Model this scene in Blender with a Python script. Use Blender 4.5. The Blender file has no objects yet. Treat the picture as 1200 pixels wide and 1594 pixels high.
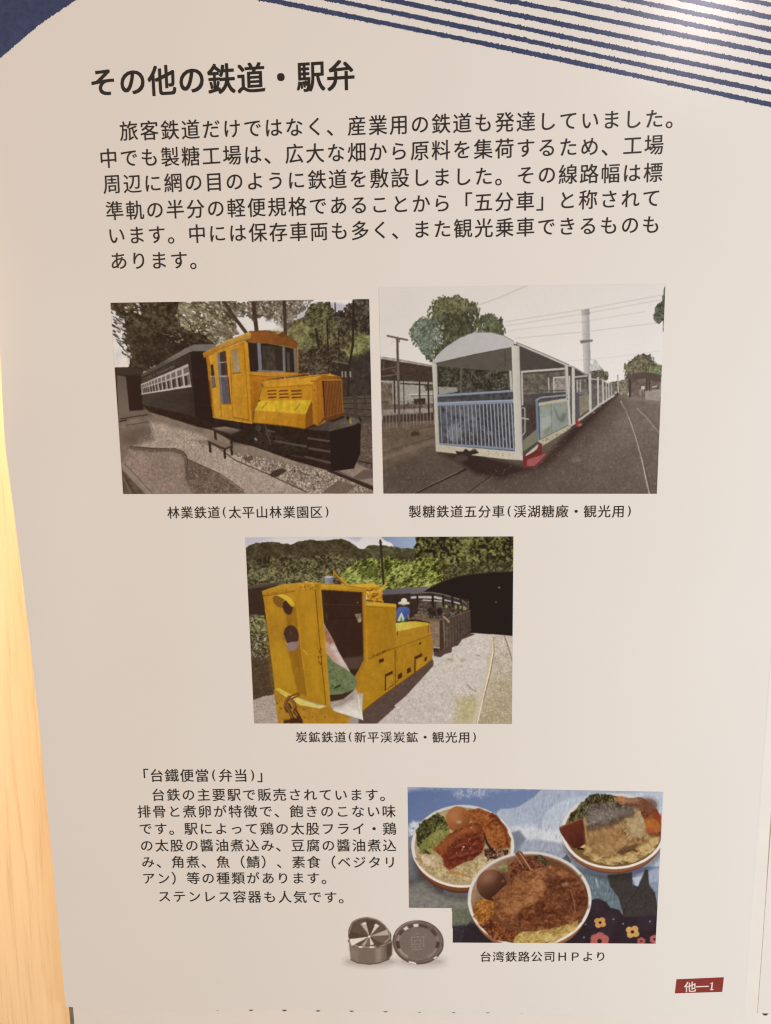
import bpy, math, random
import numpy as np
from mathutils import Vector, Matrix

# ------------------------------------------------------------------ camera
F_PX = 1300.0                      # focal length for a frame 1200 units wide
CX, CY = 600.0, 797.0              # centre of the 1200 x 1594 frame
DIST = 0.65                        # metres from lens to the sheet
ORIGIN = np.array([0.0, 0.0, 1.45])
hx = np.array([33600.0, -103.0, -1300.0]); hx /= np.linalg.norm(hx)
dv = np.array([140.0, 7700.0, 1300.0]);    dv /= np.linalg.norm(dv)
dv = dv - hx * dv.dot(hx); dv /= np.linalg.norm(dv)
nn = np.cross(hx, dv)              # into the wall
M = np.array([hx, nn, -dv])        # camera space (x right, y down, z forward) -> world
CAM = ORIGIN - DIST * (M @ np.array([0, 0, 1.0]))

scene = bpy.context.scene
cam_data = bpy.data.cameras.new('camera')
cam = bpy.data.objects.new('camera', cam_data)
scene.collection.objects.link(cam)
r, d, f = M @ [1, 0, 0], M @ [0, 1, 0], M @ [0, 0, 1]
cam.matrix_world = Matrix(((r[0], -d[0], -f[0], CAM[0]), (r[1], -d[1], -f[1], CAM[1]),
                           (r[2], -d[2], -f[2], CAM[2]), (0, 0, 0, 1)))
cam_data.sensor_fit = 'HORIZONTAL'; cam_data.sensor_width = 36.0
cam_data.lens = F_PX / 1200.0 * 36.0
cam_data.clip_start = 0.01; cam_data.clip_end = 50
scene.camera = cam

# ------------------------------------------------------------------ light
world = bpy.data.worlds.new('World'); scene.world = world; world.use_nodes = True
bg = world.node_tree.nodes['Background']
bg.inputs[0].default_value = (0.345, 0.262, 0.198, 1); bg.inputs[1].default_value = 1.0

def area_lamp(name, loc, target, size, energy, color):
    l = bpy.data.lights.new(name, 'AREA'); l.shape = 'DISK'; l.size = size; l.energy = energy; l.color = color
    o = bpy.data.objects.new(name, l); scene.collection.objects.link(o)
    o.location = loc
    o.rotation_euler = (Vector(target) - Vector(loc)).to_track_quat('-Z', 'Y').to_euler()
    return o
_g = M @ np.array([(1095 - CX) / F_PX, (-14 - CY) / F_PX, 1.0]); _g /= np.linalg.norm(_g)
GLINT = CAM + _g * (-CAM[1] / _g[1]); GLINT = GLINT + _g * np.array([1, -1, 1]) * 2.4      # mirror direction
# a small lamp that glints in the top right corner, warm room light, cooler light from the right
area_lamp('glint_lamp', GLINT, (0.24, 0, 1.80), 0.19, 3.9, (1.0, 0.92, 1.0))
area_lamp('room_lamp', (-2.9, -3.4, 1.9), (0, 0, 1.35), 1.2, 62.5, (1.0, 0.70, 0.44))
area_lamp('side_lamp', (1.7, -1.1, 1.25), (0.1, 0, 1.35), 0.7, 29.3, (0.769, 0.907, 1.0))
sp = bpy.data.lights.new('wall_washer', 'SPOT'); sp.energy = 158; sp.color = (1.0, 0.81, 0.54)
sp.spot_size = math.radians(60); sp.spot_blend = 0.6; sp.shadow_soft_size = 0.02
so = bpy.data.objects.new('wall_washer', sp); scene.collection.objects.link(so)
so.location = (-0.95, 0.012, 1.98)
so.rotation_euler = (Vector((-0.33, 0.02, 1.40)) - so.location).to_track_quat('-Z', 'Y').to_euler()

scene.view_settings.view_transform = 'Standard'; scene.view_settings.look = 'None'
scene.view_settings.exposure = 0.05; scene.view_settings.gamma = 1.0
scene.view_settings.use_curve_mapping = False
scene.cycles.filter_width = 1.2

# ------------------------------------------------------------------ helpers
LEFT_X = -0.29
def lift(X, Z):
    """how far the sheet stands off the board, metres (a limp sheet hung from its top)"""
    b = 0.0013 + 0.0030 * np.exp(-((X - LEFT_X) / 0.05) ** 2) * np.exp(-((Z - 1.42) / 0.22) ** 2)
    b = b + 0.0005 * np.sin(X * 13.0 + 0.6) * np.exp(-(Z - 1.07) / 0.10)
    b = b + 0.0004 * np.sin(Z * 9.0 + X * 4.0)
    return np.maximum(b, 0.0006)

def on_sheet(u, v, up=0.0, flat=None):
    """page survey coordinates -> point on the hanging sheet (or on the plane y = flat)"""
    u = np.asarray(u, float); v = np.asarray(v, float)
    dx = (u - CX) / F_PX; dy = (v - CY) / F_PX
    D = [M[i, 0] * dx + M[i, 1] * dy + M[i, 2] for i in range(3)]
    Y = np.zeros_like(dx) if flat is None else np.full_like(dx, flat)
    for _ in range(5 if flat is None else 1):
        t = (Y - CAM[1]) / D[1]
        X = CAM[0] + t * D[0]; Z = CAM[2] + t * D[2]
        if flat is None:
            Y = -lift(X, Z)
    return np.stack([X, Y - up, Z], -1)

def srgb(c):
    c = np.asarray(c, float) / 255.0
    return np.where(c <= 0.04045, c / 12.92, ((c + 0.055) / 1.055) ** 2.4)

def link(name, mesh, parent=None, label=None, cat=None, group=None, kind=None):
    o = bpy.data.objects.new(name, mesh); scene.collection.objects.link(o)
    if parent: o.parent = parent
    if label: o['label'] = label
    if cat: o['category'] = cat
    if group: o['group'] = group
    if kind: o['kind'] = kind
    return o

def build(name, verts, faces, mat, parent=None, smooth=False, **kw):
    me = bpy.data.meshes.new(name); me.from_pydata([tuple(map(float, v)) for v in verts], [], [tuple(map(int, q)) for q in faces])
    me.materials.append(mat); me.update()
    if smooth: me.shade_smooth()
    return link(name, me, parent, **kw)

def grid_faces(nu, nv):
    return [(j * nu + i, j * nu + i + 1, (j + 1) * nu + i + 1, (j + 1) * nu + i) for j in range(nv - 1) for i in range(nu - 1)]

def material(name, color, rough=0.5, spec=0.5, noise=None, bump=None):
    m = bpy.data.materials.new(name); m.use_nodes = True
    nt = m.node_tree; p = nt.nodes['Principled BSDF']
    p.inputs['Base Color'].default_value = (*color, 1); p.inputs['Roughness'].default_value = rough
    p.inputs['Specular IOR Level'].default_value = spec
    tc = nt.nodes.new('ShaderNodeTexCoord')
    if noise:
        sc, c2, lo, hi = noise
        n = nt.nodes.new('ShaderNodeTexNoise'); n.inputs['Scale'].default_value = sc; n.inputs['Detail'].default_value = 4
        nt.links.new(tc.outputs['Object'], n.inputs['Vector'])
        cr = nt.nodes.new('ShaderNodeValToRGB')
        cr.color_ramp.elements[0].color = (*color, 1); cr.color_ramp.elements[1].color = (*c2, 1)
        cr.color_ramp.elements[0].position = lo; cr.color_ramp.elements[1].position = hi
        nt.links.new(n.outputs['Fac'], cr.inputs['Fac']); nt.links.new(cr.outputs['Color'], p.inputs['Base Color'])
    if bump:
        n2 = nt.nodes.new('ShaderNodeTexNoise'); n2.inputs['Scale'].default_value = bump[0]; n2.inputs['Detail'].default_value = 3
        nt.links.new(tc.outputs['Object'], n2.inputs['Vector'])
        b = nt.nodes.new('ShaderNodeBump'); b.inputs['Strength'].default_value = bump[1]; b.inputs['Distance'].default_value = bump[2]
        nt.links.new(n2.outputs['Fac'], b.inputs['Height']); nt.links.new(b.outputs['Normal'], p.inputs['Normal'])
    return m

PAPER = (0.80, 0.79, 0.775)
GLOSS, SPEC = 0.20, 0.45
M_paper = material('satin_poster_paper', PAPER, GLOSS, SPEC, noise=(7.0, (0.785, 0.775, 0.757), 0.35, 0.7), bump=(900.0, 0.05, 0.0002))
M_ink = material('black_print', (0.024, 0.019, 0.017), GLOSS + .08, SPEC)
M_navy = material('navy_print', (0.036, 0.054, 0.135), GLOSS, SPEC, noise=(260.0, (0.055, 0.078, 0.175), 0.35, 0.75))
M_red = material('red_print', (0.235, 0.032, 0.028), GLOSS, SPEC, noise=(400.0, (0.29, 0.045, 0.038), 0.3, 0.7))
M_white = material('white_print', (0.80, 0.74, 0.70), GLOSS, SPEC)
M_board = material('painted_pegboard', (0.82, 0.80, 0.775), 0.5, 0.3, noise=(30.0, (0.79, 0.77, 0.745), 0.3, 0.7), bump=(500.0, 0.08, 0.0004))
M_cavity = material('hole_shade_black', (0.03, 0.022, 0.016), 0.8, 0.2)  # near-black colour stands in for the shade inside the holes
M_trim = material('metal_edge_strip', (0.22, 0.19, 0.13), 0.45, 0.5, noise=(120.0, (0.17, 0.15, 0.11), 0.3, 0.7))
M_print = bpy.data.materials.new('photo_print_ink'); M_print.use_nodes = True
_nt = M_print.node_tree; _p = _nt.nodes['Principled BSDF']
_a = _nt.nodes.new('ShaderNodeVertexColor'); _a.layer_name = 'ink'
_nt.links.new(_a.outputs['Color'], _p.inputs['Base Color'])
_p.inputs['Roughness'].default_value = GLOSS; _p.inputs['Specular IOR Level'].default_value = SPEC

# wood: pale board with long vertical grain
M_wood = bpy.data.materials.new('pale_wood'); M_wood.use_nodes = True
nt = M_wood.node_tree; p = nt.nodes['Principled BSDF']; p.inputs['Roughness'].default_value = 0.42; p.inputs['Specular IOR Level'].default_value = 0.4
tc = nt.nodes.new('ShaderNodeTexCoord')
def stretched(sx, sy, sz, scale, detail, dist=0.0):
    mp = nt.nodes.new('ShaderNodeMapping'); mp.inputs['Scale'].default_value = (sx, sy, sz)
    mp.inputs['Rotation'].default_value = (0, math.radians(-3), 0)
    n = nt.nodes.new('ShaderNodeTexNoise'); n.inputs['Scale'].default_value = scale; n.inputs['Detail'].default_value = detail
    n.inputs['Distortion'].default_value = dist
    nt.links.new(tc.outputs['Object'], mp.inputs['Vector']); nt.links.new(mp.outputs['Vector'], n.inputs['Vector'])
    return n
n1 = stretched(26, 26, 1.6, 5.0, 5, 0.6); n2 = stretched(120, 120, 3.0, 5.0, 3, 0.2)
mx = nt.nodes.new('ShaderNodeMath'); mx.operation = 'MULTIPLY_ADD'; mx.inputs[1].default_value = 0.4
nt.links.new(n2.outputs['Fac'], mx.inputs[0]); 
m2 = nt.nodes.new('ShaderNodeMath'); m2.operation = 'MULTIPLY'; m2.inputs[1].default_value = 0.6
nt.links.new(n1.outputs['Fac'], m2.inputs[0]); nt.links.new(m2.outputs[0], mx.inputs[2])
cr = nt.nodes.new('ShaderNodeValToRGB'); e = cr.color_ramp.elements
e[0].position = 0.30; e[0].color = (0.62, 0.445, 0.265, 1); e[1].position = 0.68; e[1].color = (0.80, 0.615, 0.41, 1)
k = e.new(0.47); k.color = (0.76, 0.575, 0.375, 1)
nt.links.new(mx.outputs[0], cr.inputs['Fac']); nt.links.new(cr.outputs['Color'], p.inputs['Base Color'])
bp = nt.nodes.new('ShaderNodeBump'); bp.inputs['Strength'].default_value = 0.25; bp.inputs['Distance'].default_value = 0.0006
nt.links.new(mx.outputs[0], bp.inputs['Height']); nt.links.new(bp.outputs['Normal'], p.inputs['Normal'])

# ------------------------------------------------------------------ wall, board, sheets
def box(name, x0, x1, y0, y1, z0, z1, mat, parent=None, **kw):
    v = [(x, y, z) for z in (z0, z1) for y in (y0, y1) for x in (x0, x1)]
    return build(name, v, [(0, 2, 3, 1), (4, 5, 7, 6), (0, 1, 5, 4), (2, 6, 7, 3), (0, 4, 6, 2), (1, 3, 7, 5)], mat, parent, **kw)

edge_b = on_sheet(115.5, 1594, flat=0.0); edge_t = on_sheet(110, 1567, flat=0.0)
BX = float(edge_b[0]); BX0 = BX
# wooden pillar beside the board; its face turns slightly away from the board
wp = box('wooden_partition', -0.75, 0.0, 0.0, 0.04, -0.75, 0.75, M_wood, label='pale wooden partition with vertical grain beside the left edge of the poster', cat='wall')
wp.location = (BX - 0.0036, 0.003, 1.45); wp.rotation_euler = (0, 0, math.radians(-14))

# perforated board with real holes
pitch_a = on_sheet(338, 1568.0, flat=0.0); pitch_b = on_sheet(866, 1572.6, flat=0.0)
PIT = float((pitch_b[0] - pitch_a[0]) / 10.0); HX0 = float(pitch_a[0]); HZ0 = float(pitch_a[2]) - 0.0006; TILT = float((pitch_b[2] - pitch_a[2]) / (pitch_b[0] - pitch_a[0]))
board = bpy.data.objects.new('pegboard', None); scene.collection.objects.link(board)
board['label'] = 'off-white perforated board with a row of dark round holes under the poster'; board['category'] = 'board'
board.location = (0, 0, 0)
def pegboard():
    R, N = 0.0029, 16
    vs, fs = [], []
    i0 = int(math.ceil((BX - HX0) / PIT)) + 1
    for j in range(-7, 26):
        for i in range(i0, i0 + 34):
            cx, cz = HX0 + i * PIT, HZ0 + j * PIT
            x0, x1, z0, z1 = cx - PIT / 2, cx + PIT / 2, cz - PIT / 2, cz + PIT / 2
            if i == i0: x0 = BX
            b = len(vs)
            for k in range(N):
                a = 2 * math.pi * k / N
                ca, sa = math.cos(a), math.sin(a)
                m = max(abs(ca), abs(sa)); ox, oz = ca / m, sa / m
                vs.append(((x1 if ox > 0 else x0) * abs(ox) + cx * (1 - abs(ox)), 0.0, (z1 if oz > 0 else z0) * abs(oz) + cz * (1 - abs(oz))))
                vs.append((cx + R * ca, 0.0, cz + R * sa)); vs.append((cx + R * ca, 0.001, cz + R * sa))
            for k in range(N):
                q = (k + 1) % N
                fs.append((b + 3 * k, b + 3 * q, b + 3 * q + 1, b + 3 * k + 1))
                fs.append((b + 3 * k + 1, b + 3 * q + 1, b + 3 * q + 2, b + 3 * k + 2))
    vs = [(x, y, z + TILT * (x - HX0)) for x, y, z in vs]
    return vs, fs, i0
pv, pf, i0 = pegboard()
pan = build('perforated_panel', pv, pf, M_board, board)
xs = [v[0] for v in pv]; zs = [v[2] for v in pv]
box('hole_shade_backing', min(xs), max(xs), 0.0012, 0.010, min(zs), max(zs), M_cavity, board)  # dark sheet close behind the panel, painted shade for the holes
box('edge_strip', BX - 0.0032, BX - 0.0002, -0.0006, 0.010, min(zs), max(zs), M_trim, board)

def interp(pts, v):
    a = sorted(pts); return np.interp(v, [q[0] for q in a], [q[1] for q in a])
L_EDGE = [(-160, -36), (300, -16), (500, -3), (556, 0.5), (620, 3.5), (688, 7.5), (745, 14.5), (800, 22), (900, 34.5), (1000, 46.6), (1138, 61.5), (1300, 77.5), (1450, 91.5), (1555, 101), (1600, 105)]
B_EDGE = [(90, 1566), (112, 1567.2), (128, 1570), (150, 1570), (170, 1571), (188, 1574.5), (215, 1575.8), (260, 1574.6), (338, 1572.9), (390, 1571.5), (442, 1571.6), (495, 1572.6), (547, 1573.1), (600, 1573.9), (653, 1575), (707, 1575.4), (760, 1575.9), (813, 1577.4), (866, 1578.2), (920, 1580), (1000, 1581.2), (1180, 1584)]
def sheet(name, left, right, bottom, parent, nu=70, nv=110, top=-150.0, up=0.0):
    s = np.linspace(0, 1, nu)[None, :]; t = np.linspace(0, 1, nv)[:, None] ** 0.85
    vv = top + (1560 - top) * t + 0 * s
    for _ in range(3):
        uu = left(vv) + (right(vv) - left(vv)) * s
        vv = top + (bottom(uu) - top) * t
    P = on_sheet(uu, vv, up)
    o = build(name, P.reshape(-1, 3), [q[::-1] for q in grid_faces(nu, nv)], M_paper, parent, smooth=True)
    sol = o.modifiers.new('thickness', 'SOLIDIFY'); sol.thickness = 0.00025; sol.offset = -1
    es = o.modifiers.new('crisp_edge', 'EDGE_SPLIT'); es.split_angle = math.radians(40)
    return o

poster = bpy.data.objects.new('poster', None); scene.collection.objects.link(poster)
poster['label'] = 'large white Japanese information poster on local railways and station lunches'; poster['category'] = 'poster'
R_EDGE = [(-160, 1285), (1583, 1158)]
sheet('paper', lambda v: interp(L_EDGE, v), lambda v: interp(R_EDGE, v), lambda u: interp(B_EDGE, u), poster)
nb = bpy.data.objects.new('poster', None); scene.collection.objects.link(nb)
nb['label'] = 'next white poster sheet, only its lower left edge showing at the right'; nb['category'] = 'poster'
sheet('paper', lambda v: interp([(-160, 1306), (1578, 1179.5)], v), lambda v: interp([(-160, 2300), (1600, 2200)], v), lambda u: interp([(1150, 1577), (2300, 1600)], u), nb, 30, 60, up=-0.0003)
# ------------------------------------------------------------------ printed lettering
INK = 0.00016
TEXT = [  # part, string, first cell centre, last cell centre, boldness
 ('heading', 'その他の鉄道・駅弁', (160.5, 128.0), (530.5, 117.6), 0.011, 1.03),
 ('p1', '旅客鉄道だけではなく、産業用の鉄道も発達していました。', (200.5, 204.0), (1052, 184.0), 0.0, .98),
 ('p1', '中でも製糖工場は、広大な畑から原料を集荷するため、工場', (169.0, 246.5), (1018.0, 225.5), 0.0, .98),
 ('p1', '周辺に網の目のように鉄道を敷設しました。その線路幅は標', (174.5, 286.5), (1016.5, 268.5), 0.0, .98),
 ('p1', '準軌の半分の軽便規格であることから「五分車」と称されて', (178.5, 328.0), (1014.0, 308.5), 0.0, .98),
 ('p1', 'います。中には保存車両も多く、また観光乗車できるものも', (181.5, 366.5), (1013.5, 349.5), 0.0, .98),
 ('p1', 'あります。', (185.0, 406.0), (310.0, 404.5), 0.0, .98),
 ('caption', '林業鉄道(太平山林業園区)', (270.0, 797.8), (509.0, 797.0), 0.0, 1.0),
 ('caption', '製糖鉄道五分車(渓湖糖廠・観光用)', (646.0, 796.3), (979.5, 795.8), 0.0, 1.0),
 ('caption', '炭鉱鉄道(新平渓炭鉱・観光用)', (469.4, 1147.2), (738.5, 1147.5), 0.0, 1.0),
 ('p2', '「台鐵便當(弁当)」', (220.5, 1207.0), (411.5, 1207.0), 0.0, 1.0),
 ('p2', '台鉄の主要駅で販売されています。', (246.4, 1237.0), (602.5, 1237.0), 0.0, .97),
 ('p2', '排骨と煮卵が特徴で、飽きのこない味', (224.5, 1263.0), (605.3, 1262.8), 0.0, .97),
 ('p2', 'です。駅によって鶏の太股フライ・鶏', (226.8, 1289.8), (606.3, 1289.8), 0.0, .97),
 ('p2', 'の太股の醬油煮込み、豆腐の醬油煮込', (228.5, 1316.0), (606.5, 1315.8), 0.0, .97),
 ('p2', 'み、角煮、魚（鯖）、素食（ベジタリ', (230.5, 1341.5), (607.0, 1342.0), 0.0, .97),
 ('p2', 'アン）等の種類があります。', (231.5, 1367.0), (511.0, 1366.5), 0.0, .97),
 ('p2', 'ステンレス容器も人気です。', (256.0, 1395.0), (538.0, 1396.5), 0.0, .97),
 ('caption', '台湾鉄路公司ＨＰより', (756.0, 1489.0), (935.0, 1488.5), 0.0, 1.0),
 ('tag', '他', (1074.0, 1535.6), (1094.0, 1535.2), 0.012, 1.0),
]
def glyph_table():
    need = {(ch, t[4]) for t in TEXT for ch in t[1]}
    objs = {}
    for ch, bold in need:
        c = bpy.data.curves.new('glyph', 'FONT'); c.body = ch; c.size = 1.0;  c.resolution_u = 4
        o = bpy.data.objects.new('glyph', c); scene.collection.objects.link(o); objs[(ch, bold)] = o
    bpy.context.view_layer.update()
    dg = bpy.context.evaluated_depsgraph_get()
    out = {}
    for key, o in objs.items():
        me = bpy.data.meshes.new_from_object(o.evaluated_get(dg))
        v = np.array([q.co[:2] for q in me.vertices]).reshape(-1, 2)
        out[key] = (v, [tuple(q.vertices) for q in me.polygons])
        bpy.data.meshes.remove(me)
    for o in objs.values():
        c = o.data; bpy.data.objects.remove(o); bpy.data.curves.remove(c)
    return out
GLYPH = glyph_table()
BODY_W = 0.004
KANA = set(chr(k) for k in range(0x3041, 0x30ff)) - set('・')
def text_line(name, s, a, b, bold, k, mat, parent):
    A, B = on_sheet(*a)[[0, 2]], on_sheet(*b)[[0, 2]]
    wt = [0.55 if ch in '()' else 1.0 for ch in s]
    pos = np.cumsum(wt) - np.array(wt) / 2; pos = pos - pos[0]
    L = np.linalg.norm(B - A); adv = L / pos[-1] if len(s) > 1 else L
    if len(s) == 1: adv = L
    ex = (B - A) / L; ez = np.array([-ex[1], ex[0]])
    V, Fc = [], []
    rnd = random.Random(len(s) * 7 + int(a[1]))
    for ch, q in zip(s, pos):
        g, fc = GLYPH[(ch, bold)]
        if not len(g): continue
        g = g.copy()
        if ch in '()':
            g[:, 0] -= (g[:, 0].min() + g[:, 0].max()) / 2; g[:, 1] -= (g[:, 1].min() + g[:, 1].max()) / 2; g = g * [0.8, 0.86]
        else:
            g = g - [0.5, 0.38]
        if ch in KANA: g = g * [0.93, 0.93]
        elif ch not in '、。「」（）()・': g = g * [0.95, 0.97]
        # written look: strokes rise a little to the right
        g[:, 1] += 0.035 * g[:, 0] * (0 if ch in '()（）「」・' else 1)
        em = adv * k
        w = bold + BODY_W
        for n, (sx, sy) in enumerate([(0, 0)] + ([(-w, -w), (w, w), (w, -w), (-w, w)] if w else [])):   # ink spread: thin passes on top of each other
            h = g + [sx, sy]
            P = A + ex * (q * adv) + (h[:, :1] * ex + h[:, 1:] * ez) * em
            o = len(V)
            Y = -lift(P[:, 0], P[:, 1]) - INK - n * 0.00002
            V += [(P[i, 0], Y[i], P[i, 1]) for i in range(len(P))]
            Fc += [tuple(o + i for i in f) for f in fc]
    return build(name, V, Fc, mat, parent)

groups = {}
def text_parent(key):
    if key == 'heading' or key == 'caption': return poster
    if key not in groups:
        e = bpy.data.objects.new('paragraph', None); scene.collection.objects.link(e); e.parent = poster
        e['label'] = {'p1': 'upper paragraph of six lines on industrial railways', 'p2': 'smaller lower left paragraph on station lunches'}[key]
        groups[key] = e
    return groups[key]
for key, s, a, b, bold, k in TEXT:
    if key == 'tag': continue
    text_line({'heading': 'heading', 'caption': 'caption'}.get(key, 'text_line'), s, a, b, bold, k, M_ink, text_parent(key))

def flat_poly(name, pts, mat, parent, up=INK, close=True):
    P = on_sheet([q[0] for q in pts], [q[1] for q in pts], up)
    return build(name, P, [tuple(range(len(pts)))[::-1]], mat, parent)

tag = flat_poly('page_tag', [(1053, 1524.2), (1126.6, 1521), (1124, 1543.8), (1050.4, 1546)], M_red, poster)
tag['label'] = 'dark red page tag with white lettering'
def tag_marks():
    t = [q for q in TEXT if q[0] == 'tag'][0]
    o = text_line('page_number', t[1], t[2], t[3], t[4], t[5], M_white, tag)
    o.location.y -= 0.00016
    V = [tuple(v.co) for v in o.data.vertices]; Fc = [tuple(f.vertices) for f in o.data.polygons]
    def add(pts):
        P = on_sheet([q[0] for q in pts], [q[1] for q in pts], INK); n = len(V)
        V.extend(map(tuple, P)); Fc.append(tuple(range(n, n + len(pts)))[::-1])
    add([(1083.2, 1534.6), (1103, 1533.8), (1103, 1535.6), (1083.2, 1536.4)])
    add([(1107.4, 1529.3), (1109.6, 1528), (1108.4, 1539.4), (1106.0, 1539.5)])
    add([(1105.0, 1530.0), (1107.2, 1529.3), (1107.1, 1530.4), (1105.0, 1531.1)])
    add([(1104.4, 1540.9), (1104.6, 1539.6), (1110.4, 1539.3), (1110.2, 1540.7)])
    me = bpy.data.meshes.new('page_number'); me.from_pydata(V, [], Fc); me.materials.append(M_white); o.data = me
tag_marks()

# ------------------------------------------------------------------ crayon stripes and the blue corner
def stripe(k, parent):
    rnd = random.Random(40 + k)
    us = np.arange(330, 1330, 1.3)
    if k > 5: us = np.arange(560, 1330, 1.3)
    off = -19.3 * k * (1 + (us - 1000) * 0.00004)
    vc = 120.5 + (us - 1000) * 0.2085 + off + 1.2 * np.sin(us / 170.0 + k)
    ok = vc > -130
    us, vc = us[ok], vc[ok]
    n = len(us)
    rough = lambda: np.array([rnd.gauss(0, 0.48) + (rnd.uniform(0, 1.6) if rnd.random() < 0.10 else 0) for _ in range(n)])
    hw = 3.75 + 0.3 * np.sin(us / 60.0 + 2 * k)
    top, bot = vc - hw - np.maximum(rough(), -1.2), vc + hw + np.maximum(rough(), -1.2)
    P = on_sheet(np.stack([us, us]), np.stack([top, bot]), INK)
    return build('stripe', P.reshape(-1, 3), [q[::-1] for q in grid_faces(n, 2)], M_navy, parent)
band = bpy.data.objects.new('stripe_band', None); scene.collection.objects.link(band); band.parent = poster
for k in range(12): stripe(k, band)
def corner():
    rnd = random.Random(5)
    u = np.linspace(-16, 172, 190); v = np.interp(u, [-20, 0, 60, 120, 170], [109, 91, 39.5, -1, -36])
    v = v + np.array([rnd.gauss(0, 0.55) for _ in u])
    t = np.linspace(0, 1, 24)[:, None]
    P = on_sheet(u[None, :] + 0 * t, -140 + (v[None, :] + 140) * t, INK)
    return build('corner_block', P.reshape(-1, 3), [q[::-1] for q in grid_faces(190, 24)], M_navy, poster)
corner()
# ------------------------------------------------------------------ printed photographs: ink laid down on a fine mesh
_LAT = {}
def lattice(seed):
    if seed not in _LAT: _LAT[seed] = np.random.RandomState(seed).rand(128, 128).astype(np.float32)
    return _LAT[seed]
def vnoise(x, y, seed):
    l = lattice(seed)
    xi = np.floor(x).astype(int); yi = np.floor(y).astype(int); fx = x - xi; fy = y - yi
    fx = fx * fx * (3 - 2 * fx); fy = fy * fy * (3 - 2 * fy)
    g = lambda i, j: l[(yi + j) % 128, (xi + i) % 128]
    return (g(0, 0) * (1 - fx) + g(1, 0) * fx) * (1 - fy) + (g(0, 1) * (1 - fx) + g(1, 1) * fx) * fy
def fbm(x, y, scale, seed, octv=3, ax=1.0, ay=1.0, rot=0.0):
    if rot: c, s = math.cos(rot), math.sin(rot); x, y = x * c + y * s, -x * s + y * c
    x = x / (scale * ax) + seed * 3.7; y = y / (scale * ay) + seed * 1.3
    t = 0; a = 1.0; n = 0
    for o in range(octv):
        t = t + a * (vnoise(x, y, seed + o) - 0.5) * 2; n += a; a *= 0.55; x = x * 2.03 + 11.1; y = y * 2.03 + 5.7
    return t / n

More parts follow.
